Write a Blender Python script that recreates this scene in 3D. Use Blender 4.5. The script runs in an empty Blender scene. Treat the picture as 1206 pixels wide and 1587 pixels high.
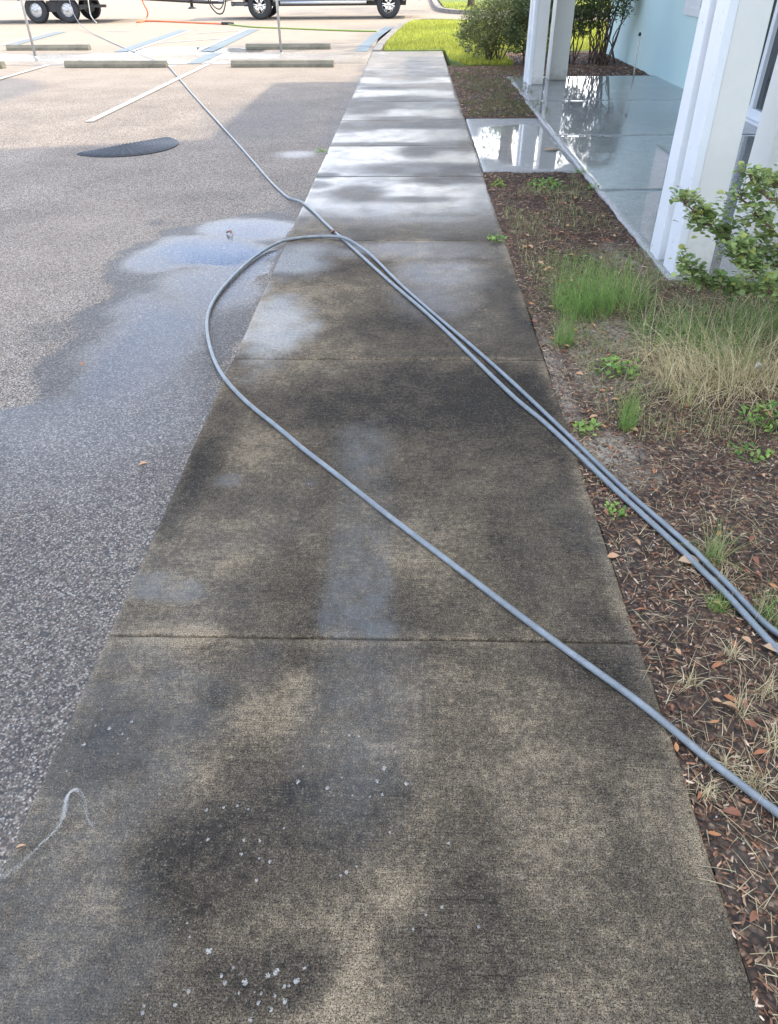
import bpy, bmesh, math, random
import numpy as np
from mathutils import Matrix, Vector
random.seed(7); rng = np.random.default_rng(7)
S = bpy.context.scene; COL = S.collection
R = math.radians
# ---------------- camera ----------------
CH = 1.54; FPX = 1105.0; W0, H0 = 1206, 1587
PITCH, YAW, ROLL = 0.65688, 0.032613, -0.01
cm = bpy.data.cameras.new('camera'); cam = bpy.data.objects.new('camera', cm); COL.objects.link(cam)
cm.sensor_fit = 'HORIZONTAL'; cm.sensor_width = 36; cm.lens = 36*FPX/W0
cm.clip_start = 0.05; cm.clip_end = 2000
CM = Matrix.Rotation(YAW, 3, 'Z') @ Matrix.Rotation(math.pi/2-PITCH, 3, 'X') @ Matrix.Rotation(ROLL, 3, 'Z')
cam.matrix_world = Matrix.Translation((0, 0, CH)) @ CM.to_4x4()
S.camera = cam
# ---------------- light ----------------
SUN_EL, SUN_AZ = R(42), R(76)          # azimuth measured from +Y towards +X
SKY_STRENGTH = 0.15
S.view_settings.view_transform = 'Standard'; S.view_settings.look = 'None'
S.view_settings.gamma = 1; S.view_settings.exposure = 1.45
sl = bpy.data.lights.new('sun', 'SUN'); sl.energy = 2.3; sl.angle = R(1.2); sl.color = (1, .86, .66)
so = bpy.data.objects.new('sun', sl); COL.objects.link(so)
sd = Vector((math.sin(SUN_AZ)*math.cos(SUN_EL), math.cos(SUN_AZ)*math.cos(SUN_EL), math.sin(SUN_EL)))
so.rotation_euler = sd.to_track_quat('Z', 'Y').to_euler()
wd = bpy.data.worlds.new('World'); S.world = wd; wd.use_nodes = True
nt = wd.node_tree; N = nt.nodes; L = nt.links; N.clear()
def wn(t, **k):
    n = N.new(t)
    for a, b in k.items(): setattr(n, a, b)
    return n
def wmath(op, a, b=None, c=None):
    n = N.new('ShaderNodeMath'); n.operation = op
    for i, v in enumerate((a, b, c)):
        if v is None: continue
        if isinstance(v, (int, float)): n.inputs[i].default_value = v
        else: L.new(v, n.inputs[i])
    return n.outputs[0]
sky = wn('ShaderNodeTexSky', sky_type='NISHITA', sun_disc=False)
sky.sun_elevation = SUN_EL; sky.sun_rotation = SUN_AZ; sky.air_density = 1.0; sky.dust_density = .8; sky.ozone_density = 2.5
tc = wn('ShaderNodeTexCoord'); sep = wn('ShaderNodeSeparateXYZ'); L.new(tc.outputs['Generated'], sep.inputs[0])
den = wmath('ADD', wmath('MAXIMUM', sep.outputs[2], 0.0), 0.12)
cx = wmath('DIVIDE', sep.outputs[0], den); cy = wmath('DIVIDE', sep.outputs[1], den)
cmb = wn('ShaderNodeCombineXYZ'); L.new(cx, cmb.inputs[0]); L.new(cy, cmb.inputs[1]); cmb.inputs[2].default_value = 3.1
nz = wn('ShaderNodeTexNoise'); nz.inputs['Scale'].default_value = 0.75; nz.inputs['Detail'].default_value = 9; nz.inputs['Roughness'].default_value = .58
L.new(cmb.outputs[0], nz.inputs['Vector'])
mr = wn('ShaderNodeMapRange'); mr.inputs['From Min'].default_value = .44; mr.inputs['From Max'].default_value = .62
L.new(nz.outputs[0], mr.inputs[0])
# more cloud low in the sky
low = wn('ShaderNodeMapRange'); low.inputs['From Min'].default_value = .34; low.inputs['From Max'].default_value = .1
low.inputs['To Min'].default_value = 0; low.inputs['To Max'].default_value = .55; L.new(sep.outputs[2], low.inputs[0])
az = wn('ShaderNodeMapRange'); az.inputs['From Min'].default_value = -.42; az.inputs['From Max'].default_value = .05; L.new(sep.outputs[0], az.inputs[0]); az.inputs['To Min'].default_value = -.35; az.inputs['To Max'].default_value = .25
cf = wmath('MINIMUM', wmath('MAXIMUM', wmath('ADD', wmath('ADD', mr.outputs[0], low.outputs[0]), az.outputs[0]), 0.0), 1.0)
mx = wn('ShaderNodeMix', data_type='RGBA'); L.new(cf, mx.inputs[0])
tint = wn('ShaderNodeMix', data_type='RGBA', blend_type='MULTIPLY'); tint.inputs[0].default_value = 1; tint.inputs[7].default_value = (.84, .99, 1.2, 1); L.new(sky.outputs[0], tint.inputs[6]); L.new(tint.outputs[2], mx.inputs[6])
mx.inputs[7].default_value = (11.6, 11.6, 11.6, 1)
bg = wn('ShaderNodeBackground'); bg.inputs[1].default_value = SKY_STRENGTH; L.new(mx.outputs[2], bg.inputs[0])
wo = wn('ShaderNodeOutputWorld'); L.new(bg.outputs[0], wo.inputs[0])

# ---------------- helpers ----------------
def ray(px, py): return CM @ Vector((px-W0/2, -(py-H0/2), -FPX))
def G(px, py, z=0.0):                       # point of the ground plane seen at a spot of the photograph
    d = ray(px, py); t = (z-CH)/d.z; return Vector((d.x*t, d.y*t, z))
def PY(px, py, Y):                          # point of the upright plane y = Y
    d = ray(px, py); t = Y/d.y; return Vector((d.x*t, Y, CH+d.z*t))
def PX(px, py, X):
    d = ray(px, py); t = X/d.x; return Vector((X, d.y*t, CH+d.z*t))
def tag(o, label=None, cat=None, group=None, kind=None):
    if label: o['label'] = label
    if cat: o['category'] = cat
    if group: o['group'] = group
    if kind: o['kind'] = kind
    return o
def empty(name, loc=(0, 0, 0), rz=0.0):
    o = bpy.data.objects.new(name, None); COL.objects.link(o); o.location = loc; o.rotation_euler.z = rz
    o.empty_display_size = .1; return o
def link(name, me, mat=None, parent=None, smooth=False):
    o = bpy.data.objects.new(name, me); COL.objects.link(o)
    if mat: me.materials.append(mat)
    if parent: o.parent = parent
    if smooth: me.polygons.foreach_set('use_smooth', [True]*len(me.polygons))
    return o
def npmesh(name, V, Fq, attrs=None, col=None):
    me = bpy.data.meshes.new(name); V = np.asarray(V, dtype=np.float32)
    Fq = np.asarray(Fq, dtype=np.int32); n, k = Fq.shape
    me.vertices.add(len(V)); me.vertices.foreach_set('co', V.ravel())
    me.loops.add(n*k); me.loops.foreach_set('vertex_index', Fq.ravel())
    me.polygons.add(n); me.polygons.foreach_set('loop_start', np.arange(n, dtype=np.int32)*k)
    me.update(calc_edges=True)
    for a, v in (attrs or {}).items():
        at = me.attributes.new(a, 'FLOAT', 'POINT'); at.data.foreach_set('value', np.asarray(v, dtype=np.float32))
    if col is not None:
        at = me.attributes.new('col', 'FLOAT_COLOR', 'POINT')
        c = np.ones((len(V), 4), dtype=np.float32); c[:, :3] = col; at.data.foreach_set('color', c.ravel())
    return me
class MB:
    def __init__(s): s.v = []; s.f = []
    def add(s, v, f):
        b = len(s.v); s.v += [tuple(p) for p in v]; s.f += [tuple(i+b for i in q) for q in f]; return s
    def box(s, x0, x1, y0, y1, z0, z1, top=None):
        t = top or (x0, x1, y0, y1)
        v = [(x0, y0, z0), (x1, y0, z0), (x1, y1, z0), (x0, y1, z0), (t[0], t[2], z1), (t[1], t[2], z1), (t[1], t[3], z1), (t[0], t[3], z1)]
        return s.add(v, [(3, 2, 1, 0), (4, 5, 6, 7), (0, 1, 5, 4), (1, 2, 6, 5), (2, 3, 7, 6), (3, 0, 4, 7)])
    def tube(s, P, r, n=8, cap=True):
        P = [Vector(p) for p in P]; m = len(P); rr = r if hasattr(r, '__len__') else [r]*m
        vs = []; up = None
        for i in range(m):
            t = (P[min(i+1, m-1)]-P[max(i-1, 0)]).normalized()
            if up is None: up = Vector((0, 0, 1)) if abs(t.z) < .9 else Vector((1, 0, 0))
            a = up.cross(t)
            if a.length < 1e-5: a = Vector((1, 0, 0)).cross(t)
            a.normalize(); b = t.cross(a).normalized(); up = b
            for k in range(n):
                q = 2*math.pi*k/n; vs.append(P[i]+(a*math.cos(q)+b*math.sin(q))*rr[i])
        f = [(i*n+k, i*n+(k+1) % n, (i+1)*n+(k+1) % n, (i+1)*n+k) for i in range(m-1) for k in range(n)]
        if cap: f += [tuple(range(n))[::-1], tuple((m-1)*n+k for k in range(n))]
        return s.add(vs, f)
    def lathe(s, prof, c, axis='Z', n=32):   # prof: (radius, offset) pairs
        vs = []
        for r_, h in prof:
            for k in range(n):
                q = 2*math.pi*k/n; a, b = r_*math.cos(q), r_*math.sin(q)
                p = (a, b, h) if axis == 'Z' else ((a, h, b) if axis == 'Y' else (h, a, b))
                vs.append((c[0]+p[0], c[1]+p[1], c[2]+p[2]))
        m = len(prof)
        f = [(i*n+k, i*n+(k+1) % n, (i+1)*n+(k+1) % n, (i+1)*n+k) for i in range(m-1) for k in range(n)]
        return s.add(vs, f)
    def prism(s, prof, y0, y1):             # x-z outline pushed along y
        n = len(prof); v = [(x, y0, z) for x, z in prof]+[(x, y1, z) for x, z in prof]
        return s.add(v, [tuple(range(n)), tuple(range(n, 2*n))[::-1]]+[(i, (i+1) % n+0, (i+1) % n+n, i+n) for i in range(n)])
    def build(s, name, mat=None, parent=None, smooth=False, bevel=0, seg=2):
        me = bpy.data.meshes.new(name); me.from_pydata(s.v, [], s.f)
        bm = bmesh.new(); bm.from_mesh(me); bmesh.ops.recalc_face_normals(bm, faces=bm.faces); bm.to_mesh(me); bm.free()
        o = link(name, me, mat, parent, smooth)
        if bevel:
            b = o.modifiers.new('bevel', 'BEVEL'); b.width = bevel; b.segments = seg; b.limit_method = 'ANGLE'; b.angle_limit = R(35)
        return o
def hsh(ix, iy, seed):
    h = (ix.astype(np.int64)*374761393+iy.astype(np.int64)*668265263+seed*974711) & 0x7fffffff
    h = ((h ^ (h >> 13))*1274126177) & 0x7fffffff
    return ((h ^ (h >> 16)) & 0xffff)/65535.0
def vnoise(x, y, seed=0):
    ix = np.floor(x); iy = np.floor(y); fx = x-ix; fy = y-iy; fx = fx*fx*(3-2*fx); fy = fy*fy*(3-2*fy)
    ix = ix.astype(int); iy = iy.astype(int)
    a = hsh(ix, iy, seed); b = hsh(ix+1, iy, seed); c = hsh(ix, iy+1, seed); d = hsh(ix+1, iy+1, seed)
    return (a*(1-fx)+b*fx)*(1-fy)+(c*(1-fx)+d*fx)*fy
def fbm(x, y, sc, octv=4, seed=0, rough=.5):
    t = 0; a = 1; n = 0
    for i in range(octv): t = t+a*vnoise(x*sc*2**i+17*i, y*sc*2**i-9*i, seed+i); n += a; a *= rough
    return t/n
def sm(a, b, x):
    t = np.clip((x-a)/(b-a), 0, 1); return t*t*(3-2*t)
def ell(x, y, cx_, cy_, rx, ry, soft=.35, jit=.25, seed=0, freq=4):   # soft world ellipse from its outline in the photo
    c = G(cx_, cy_); wx = abs(G(cx_+rx, cy_).x-c.x); wy = abs(G(cx_, cy_-ry).y-G(cx_, cy_+ry).y)/2
    cyy = (G(cx_, cy_-ry).y+G(cx_, cy_+ry).y)/2
    d = np.sqrt(((x-c.x)/wx)**2+((y-cyy)/wy)**2)+(fbm(x, y, freq, 4, seed+5)-.5)*2*jit
    return 1-sm(1-soft, 1+soft, d)
def poly(x, y, pts, soft=.05, jit=.1, seed=0, freq=3):               # soft polygon, outline given by spots of the photo
    P = [G(*p) for p in pts]; d = np.full(x.shape, 1e9); ins = np.zeros(x.shape, bool); n = len(P)
    for i in range(n):
        a, b = P[i], P[(i+1) % n]; ex, ey = b.x-a.x, b.y-a.y; l2 = ex*ex+ey*ey+1e-9
        t = np.clip(((x-a.x)*ex+(y-a.y)*ey)/l2, 0, 1); d = np.minimum(d, np.hypot(x-a.x-t*ex, y-a.y-t*ey))
        c = ((a.y > y) != (b.y > y)) & (x < (b.x-a.x)*(y-a.y)/(b.y-a.y+1e-12)+a.x); ins ^= c
    sd_ = np.where(ins, d, -d)+(fbm(x, y, freq, 5, seed+3)-.5)*2*jit
    return sm(-soft, soft, sd_)
# ---------------- materials ----------------
class NT:
    def __init__(s, name):
        s.m = bpy.data.materials.new(name); s.m.use_nodes = True; s.t = s.m.node_tree; s.p = s.t.nodes['Principled BSDF']; s.out = s.t.nodes['Material Output']
        s.tc = s.t.nodes.new('ShaderNodeTexCoord').outputs['Object']
    def n(s, t): return s.t.nodes.new(t)
    def set(s, inp, v):
        if hasattr(v, 'is_linked') or hasattr(v, 'links'): s.t.links.new(v, inp)
        else: inp.default_value = v
    def math(s, op, a, b=0.0, c=None, clamp=False):
        n = s.n('ShaderNodeMath'); n.operation = op; n.use_clamp = clamp
        s.set(n.inputs[0], a); s.set(n.inputs[1], b)
        if c is not None: s.set(n.inputs[2], c)
        return n.outputs[0]
    def attr(s, a):
        n = s.n('ShaderNodeAttribute'); n.attribute_name = a; return n.outputs['Fac']
    def col(s, a='col'):
        n = s.n('ShaderNodeAttribute'); n.attribute_name = a; return n.outputs['Color']
    def noise(s, sc, det=4, rough=.55, scale3=None, dist=0):
        n = s.n('ShaderNodeTexNoise'); n.inputs['Scale'].default_value = sc; n.inputs['Detail'].default_value = det
        n.inputs['Roughness'].default_value = rough; n.inputs['Distortion'].default_value = dist
        v = s.tc
        if scale3:
            m = s.n('ShaderNodeMapping'); m.inputs['Scale'].default_value = scale3; s.set(m.inputs[0], s.tc); v = m.outputs[0]
        s.set(n.inputs['Vector'], v); return n.outputs[0]
    def vor(s, sc, feat='F1', out='Distance', rnd=1):
        n = s.n('ShaderNodeTexVoronoi'); n.feature = feat; n.inputs['Scale'].default_value = sc; n.inputs['Randomness'].default_value = rnd
        s.set(n.inputs['Vector'], s.tc); return n.outputs[out]
    def mix(s, f, a, b, mode='MIX'):
        n = s.n('ShaderNodeMix'); n.data_type = 'RGBA'; n.blend_type = mode
        s.set(n.inputs[0], f); s.set(n.inputs[6], a if not isinstance(a, tuple) else a+(1,)*(4-len(a))); s.set(n.inputs[7], b if not isinstance(b, tuple) else b+(1,)*(4-len(b)))
        return n.outputs[2]
    def mr(s, v, a, b, c=0.0, d=1.0):
        n = s.n('ShaderNodeMapRange'); s.set(n.inputs[0], v); n.inputs[1].default_value = a; n.inputs[2].default_value = b
        s.set(n.inputs[3], c); s.set(n.inputs[4], d); return n.outputs[0]
    def ramp(s, v, stops, const=False):
        n = s.n('ShaderNodeValToRGB'); e = n.color_ramp.elements; s.set(n.inputs[0], v)
        if const: n.color_ramp.interpolation = 'CONSTANT'
        while len(e) < len(stops): e.new(.5)
        for i, (p, c) in enumerate(stops): e[i].position = p; e[i].color = tuple(c)+(1,)
        return n.outputs[0]
    def sep(s, c, i):
        n = s.n('ShaderNodeSeparateColor'); s.set(n.inputs[0], c); return n.outputs[i]
    def gray(s, f):
        n = s.n('ShaderNodeCombineColor'); [s.set(n.inputs[i], f) for i in range(3)]; return n.outputs[0]
    def bump(s, h, st=.3, dist=.002, nrm=None):
        n = s.n('ShaderNodeBump'); s.set(n.inputs['Strength'], st); n.inputs['Distance'].default_value = dist; s.set(n.inputs['Height'], h)
        if nrm is not None: s.set(n.inputs['Normal'], nrm)
        return n.outputs[0]
    def P(s, **k):
        names = dict(color='Base Color', rough='Roughness', metal='Metallic', normal='Normal', coat='Coat Weight', coatr='Coat Roughness', coatn='Coat Normal', spec='Specular IOR Level', trans='Transmission Weight', alpha='Alpha', coatior='Coat IOR', ior='IOR')
        for a, v in k.items():
            if isinstance(v, tuple) and len(v) == 3: v = v+(1,)
            s.set(s.p.inputs[names[a]], v)
        return s.m
def simple(name, c, rough=.6, metal=0.0, var=.18, sc=6, bump=.0, bsc=60, spec=.5):
    t = NT(name); f = t.noise(sc, 5); g = t.noise(sc*9, 3)
    k = t.math('ADD', t.math('MULTIPLY', f, .65), t.math('MULTIPLY', g, .35))
    v = t.mr(k, .3, .7, 1-var, 1+var); base = t.mix(1.0, c, t.gray(v), 'MULTIPLY')
    t.P(color=base, rough=t.mr(g, .3, .7, max(rough-.08, .02), min(rough+.08, 1)), metal=metal, spec=spec)
    if bump: t.P(normal=t.bump(t.noise(bsc, 4), bump))
    return t.m
def leafy(name, attr=True, c=(.06, .12, .03), trl=.45, rough=.5):
    t = NT(name); t.P(rough=rough, spec=.35)
    cc = t.col() if attr else c+(1,)
    t.set(t.p.inputs['Base Color'], cc)
    tr = t.n('ShaderNodeBsdfTranslucent'); t.set(tr.inputs[0], cc if attr else c+(1,))
    ms = t.n('ShaderNodeMixShader'); ms.inputs[0].default_value = trl
    t.t.links.new(t.p.outputs[0], ms.inputs[1]); t.t.links.new(tr.outputs[0], ms.inputs[2]); t.t.links.new(ms.outputs[0], t.out.inputs[0])
    return t.m
def colmat(name, rough=.8):
    t = NT(name); t.P(color=t.mix(1.0, t.col(), t.gray(t.mr(t.noise(90, 3), .3, .7, .7, 1.3)), 'MULTIPLY'), rough=rough); return t.m

# asphalt: exposed aggregate, damp and filmed with water where the attributes say
t = NT('asphalt')
wet, film = t.attr('wet'), t.attr('film')
stone = t.vor(165, out='Color'); sd1 = t.vor(165); s_big = t.vor(48, out='Color')
hue = t.sep(stone, 0)
c1 = t.ramp(hue, [(0, (.05, .048, .05)), (.2, (.13, .118, .11)), (.38, (.29, .245, .2)), (.56, (.47, .40, .325)), (.76, (.24, .15, .105)), (.84, (.56, .51, .45))], True)
c1 = t.mix(t.mr(sd1, .36, .62, 0, .7), c1, (.07, .063, .058))
big = t.vor(88, out='Color'); bd_ = t.vor(88); c1 = t.mix(t.math('MULTIPLY', t.mr(t.sep(big, 0), .78, .8, 0, 1), t.mr(bd_, .28, .34, 1, 0)), c1, t.mix(t.sep(big, 1), (.40, .33, .27), (.22, .17, .14)))
c1 = t.mix(t.mr(t.sep(s_big, 1), .0, 1, 0, .3), c1, (.33, .28, .225))
c1 = t.mix(1.0, c1, t.gray(t.mr(t.noise(1.3, 6, .6), .3, .7, .82, 1.18)), 'MULTIPLY')
c1 = t.mix(t.math('MULTIPLY', t.attr('pale'), .6), c1, (.38, .315, .24))
c1 = t.mix(t.mr(wet, 0, 1, 0, 1), c1, t.mix(t.mr(hue, .5, .88, .9, .6), c1, (.015, .0145, .015)))
hb = t.math('SUBTRACT', t.math('MULTIPLY', t.noise(230, 3), .4), sd1)
nb = t.bump(hb, t.mr(film, 0, 1, .8, .35), .004)
cn = t.bump(t.math('SUBTRACT', t.math('MULTIPLY', t.noise(40, 4), .8), t.math('MULTIPLY', sd1, .6)), t.mr(film, .2, .9, .7, .03), .004)
t.P(color=c1, rough=t.mr(wet, 0, 1, .92, .6), normal=nb, coat=t.math('MAXIMUM', t.math('MULTIPLY', wet, .28), film), coatr=t.mr(film, 0, .9, .34, .05), coatn=cn, coatior=1.5, spec=.3)
M_ASPHALT = t.m
# concrete walk
def concrete(name, dark, mid, pale, brush=1.0, coatbump=1.0):
    t = NT(name); tone, wet, film, foam, clean = (t.attr(a) for a in ('tone', 'wet', 'film', 'foam', 'clean'))
    k = t.math('ADD', tone, t.mr(t.noise(9, 7, .65), .28, .72, -.2, .2))
    k = t.math('ADD', k, t.mr(t.noise(55, 4, .6), .3, .7, -.2, .2))
    c = t.ramp(k, [(.05, dark), (.5, mid), (.95, pale)])
    line = t.noise(1, 3, .6, (9, 330, 1)); line2 = t.noise(1, 2, .5, (120, 22, 1))
    bl = t.math('MULTIPLY', t.mr(t.noise(2.2, 3), .35, .6, .25, 1), brush)
    v = t.math('ADD', t.mr(line, .3, .7, -.42, .42), t.mr(line2, .3, .7, -.08, .08)); v = t.math('MULTIPLY', v, bl)
    sp = t.mr(t.noise(420, 2, .6), .3, .7, -.75, .75); sp2 = t.mr(t.noise(210, 2, .6), .3, .7, -.6, .6)
    v = t.math('ADD', t.math('ADD', v, 1.0), t.math('ADD', sp, sp2))
    c = t.mix(1.0, c, t.gray(t.math('MAXIMUM', v, .18)), 'MULTIPLY')
    clean = t.math('MULTIPLY', clean, t.mr(t.noise(13, 7, .7), .36, .6, .45, 1.1))
    if brush > .4: film = t.math('MULTIPLY', film, t.mr(t.noise(5, 7, .65), .36, .56, .72, 1.05), clamp=True)
    c = t.mix(t.math('MULTIPLY', t.mr(t.vor(62), .06, .12, 1, 0), t.mr(t.sep(t.vor(62, out='Color'), 1), .72, .78, 0, .7)), c, (.012, .011, .01))
    c = t.mix(t.math('MULTIPLY', clean, .75), c, (.15, .165, .175))
    c = t.mix(t.math('MULTIPLY', t.mr(t.vor(260, out='Distance'), .15, .4, 1, .35), t.mr(hue_pick(t), .9, .93, 0, .35)), c, (.4, .37, .3))
    c = t.mix(t.mr(wet, 0, 1, 0, .38), c, (.03, .032, .034))
    fo = t.math('MULTIPLY', foam, t.mr(t.noise(70, 6, .7), .3, .66, .35, 1)); c = t.mix(fo, c, (.62, .66, .68))
    h = t.math('ADD', t.math('MULTIPLY', line, bl), t.math('MULTIPLY', t.noise(300, 3), .7))
    nb = t.bump(h, t.mr(film, 0, 1, .55, .2), .0016)
    cb = t.bump(t.math('ADD', t.noise(7, 3), t.math('MULTIPLY', line, .12)), t.mr(film, .3, 1, .10*coatbump, .02*coatbump), .006)
    t.P(color=c, rough=t.mr(wet, 0, 1, .88, .5), normal=nb, coat=t.math('MAXIMUM', film, t.math('MULTIPLY', wet, .15)),
        coatr=t.mr(film, .1, .8, .3, .13 if brush > .4 else .03), coatn=cb, coatior=1.32 if brush > .4 else 1.42, spec=.18)
    return t.m
def hue_pick(t): return t.sep(t.vor(260, out='Color'), 0)
M_WALK = concrete('sidewalk_concrete', (.029, .0245, .0195), (.092, .073, .051), (.235, .185, .122))
M_SLAB = concrete('porch_concrete', (.24, .24, .225), (.38, .375, .35), (.52, .51, .48), .12, .25)
M_STRIP = concrete('crossing_concrete', (.1, .09, .08), (.25, .22, .185), (.38, .34, .29), .5)
t = NT('mulch_soil')
v1 = t.vor(75, out='Color'); vd = t.vor(75)
c = t.ramp(t.sep(v1, 0), [(0, (.03, .017, .011)), (.4, (.08, .045, .028)), (.7, (.145, .082, .05)), (.88, (.22, .13, .08)), (.97, (.36, .25, .17))])
c = t.mix(t.mr(vd, .3, .6, 0, .6), c, (.008, .006, .005)); c = t.mix(t.mr(t.noise(4, 6, .7), .45, .65, 0, .45), c, (.085, .065, .05))
sand = t.math('MULTIPLY', t.attr('sand'), t.mr(t.noise(45, 5, .7), .35, .55, .2, 1)); c = t.mix(sand, c, (.34, .30, .24))
c = t.mix(t.math('MULTIPLY', t.attr('wet'), .5), c, (.008, .007, .007))
t.P(color=c, rough=.85, normal=t.bump(t.math('SUBTRACT', t.noise(60, 5), vd), .9, .008)); M_SOIL = t.m
M_CHIP = colmat('bark_chip', .75); M_BLADE = leafy('grass_blade', trl=.4); M_LEAF = leafy('leaf', trl=.35, rough=.4)
M_BARK = simple('bark', (.11, .075, .055), .9, var=.4, sc=20, bump=.6, bsc=50)
M_TWIG = simple('twig', (.2, .12, .085), .8, var=.3, sc=30)
M_WHITE = simple('white_paint', (.70, .68, .62), .45, var=.04, sc=2.5, bump=.05, bsc=90)  # on the column shafts this darker, warmer white carries the front's shade
def splash(mt_):
    t_ = mt_.node_tree; nn = t_.nodes; p = nn['Principled BSDF']; src = p.inputs['Base Color'].links[0].from_socket
    tc_ = nn.new('ShaderNodeTexCoord'); sp = nn.new('ShaderNodeSeparateXYZ'); t_.links.new(tc_.outputs['Object'], sp.inputs[0])
    nz_ = nn.new('ShaderNodeTexNoise'); nz_.inputs['Scale'].default_value = 14; nz_.inputs['Detail'].default_value = 7; nz_.inputs['Roughness'].default_value = .7; t_.links.new(tc_.outputs['Object'], nz_.inputs['Vector'])
    m1 = nn.new('ShaderNodeMath'); m1.operation = 'MULTIPLY_ADD'; m1.inputs[1].default_value = .45; m1.inputs[2].default_value = -.1; t_.links.new(nz_.outputs[0], m1.inputs[0])
    m2 = nn.new('ShaderNodeMath'); m2.operation = 'SUBTRACT'; t_.links.new(m1.outputs[0], m2.inputs[0]); t_.links.new(sp.outputs[2], m2.inputs[1])
    r_ = nn.new('ShaderNodeMapRange'); r_.inputs[1].default_value = -.04; r_.inputs[2].default_value = .12; r_.inputs[4].default_value = .5; t_.links.new(m2.outputs[0], r_.inputs[0])
    mx_ = nn.new('ShaderNodeMix'); mx_.data_type = 'RGBA'; t_.links.new(r_.outputs[0], mx_.inputs[0]); t_.links.new(src, mx_.inputs[6]); mx_.inputs[7].default_value = (.3, .27, .22, 1); t_.links.new(mx_.outputs[2], p.inputs['Base Color'])
splash(M_WHITE)
M_TRIM = simple('white_trim', (.74, .75, .75), .35, var=.03, sc=3)  # on the column boards this paler white carries the left side's light
t = NT('aqua_stucco'); f = t.noise(2.2, 6); g = t.noise(140, 5)
t.P(color=t.mix(t.mr(f, .3, .7, 0, 1), (.53, .69, .67), (.56, .72, .69)), rough=.85, normal=t.bump(g, .35, .003)); M_AQUA = t.m
M_ROOF = simple('roof_metal', (.35, .37, .38), .5, metal=.3)
t = NT('window_glass'); t.P(color=(.03, .04, .045), rough=.03, spec=.9); M_GLASS = t.m
M_RUBBER = simple('black_rubber', (.022, .026, .03), .55, var=.3, sc=25, bump=.25, bsc=120)
M_TYRE = simple('tyre_rubber', (.022, .024, .027), .75, var=.3, sc=12, bump=.3, bsc=80)
M_HOSE = simple('blue_grey_hose', (.19, .213, .226), .36, var=.3, sc=22, bump=.12, bsc=150)
M_ORANGE = simple('orange_hose', (.75, .16, .05), .5, var=.1); M_GREENH = simple('green_hose', (.2, .3, .05), .5, var=.1)
M_STOP = simple('stop_concrete', (.17, .16, .125), .9, var=.35, sc=7, bump=.5, bsc=80)
M_CURB = simple('curb_concrete', (.25, .225, .195), .9, var=.25, sc=5, bump=.4, bsc=80)
M_GALV = simple('galvanised_steel', (.5, .51, .52), .4, metal=.7, var=.15, sc=18)
M_STEEL = simple('painted_steel', (.16, .17, .18), .5, metal=.3, var=.2, sc=9)
M_CHROME = simple('polished_alloy', (.8, .8, .8), .18, metal=1, var=.05)
M_BLACK = simple('black_metal', (.02, .02, .022), .45, var=.2)
t = NT('grey_car_paint'); t.P(color=(.17, .175, .18), rough=.35, metal=.4, coat=1.0, coatr=.05); M_CAR = t.m
def paint(name, c):
    t = NT(name); w = t.math('MULTIPLY', t.mr(t.noise(160, 3, .7), .34, .48, 0, 1), t.mr(t.noise(4, 4, .6), .25, .45, .35, 1))
    cc = t.mix(t.math('MULTIPLY', w, .85), (.16, .14, .125), c); t.P(color=cc, rough=.75, normal=t.bump(t.noise(200, 3), .4, .003)); return t.m
M_LINE = paint('white_road_paint', (.55, .54, .5)); M_BLUE = paint('blue_road_paint', (.16, .22, .245))
t = NT('foam'); t.P(color=(.66, .65, .62), rough=.5, alpha=.42); M_FOAM = t.m
t = NT('lawn_soil'); t.P(color=t.mix(t.mr(t.noise(3, 5), .3, .7), (.10, .15, .02), (.16, .19, .03)), rough=.95, normal=t.bump(t.noise(80, 4), .8, .01)); M_LAWN = t.m
# ================= ground =================
def tgrid(xs, ys, keep=None, zf=None):
    X, Y = np.meshgrid(xs, ys); nx, ny = len(xs), len(ys); i = np.arange(nx*ny).reshape(ny, nx)
    F_ = np.stack([i[:-1, :-1], i[:-1, 1:], i[1:, 1:], i[1:, :-1]], -1).reshape(-1, 4)
    x, y = X.ravel(), Y.ravel()
    if keep is not None:
        cx_ = x[F_].mean(1); cy_ = y[F_].mean(1); F_ = F_[keep(cx_, cy_)]
    return x, y, F_
def steps(*segs):
    out = []
    for a, b, s in segs: out += list(np.arange(a, b-1e-6, s))
    return np.array(out+[segs[-1][1]])
SX0, SX1 = -.865, .662
g0 = MB(); g0.add([(-400, -300, -.16), (400, -300, -.16), (400, 500, -.16), (-400, 500, -.16)], [(0, 1, 2, 3)])
tag(g0.build('ground', M_SOIL), kind='structure')
xs = steps((-60, -10, 5), (-10, -5, .2), (-5, SX0-.003, .035)); xs = np.concatenate([xs, steps((-.5, 8, .5), (8, 60, 6))])
ys = steps((-4, .4, .4), (.4, 16.2, .035)); ys = np.concatenate([ys, [16.296, 18.504], steps((18.7, 34, .15), (34, 110, 4))])
def keep(cx_, cy_):
    k = (cx_ < SX0) | (cy_ > 25)
    k &= ~((cy_ > 16.3) & (cy_ < 18.5)); return k
x, y, Fq = tgrid(xs, ys, keep)
wetp = [(456, 322), (380, 328), (290, 346), (215, 375), (178, 400), (165, 428), (158, 462), (118, 486), (92, 528), (62, 572), (34, 618), (0, 636), (-200, 690), (-700, 900), (-700, 1500), (-100, 1587), (100, 1150), (340, 600)]
wet = poly(x, y, wetp, .014, .13, 1, 5)
w2 = poly(x, y, [(40, 505), (60, 497), (90, 492), (130, 488), (150, 500), (95, 520), (40, 530)], .02, .05, 4, 7)*.45
wet = np.maximum(wet*(.86+.2*fbm(x, y, 2, 3, 8)), w2)
near = sm(1.6, 3.1, y); wet *= (.62+.38*near); wet = np.clip(wet, 0, 1)
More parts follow.
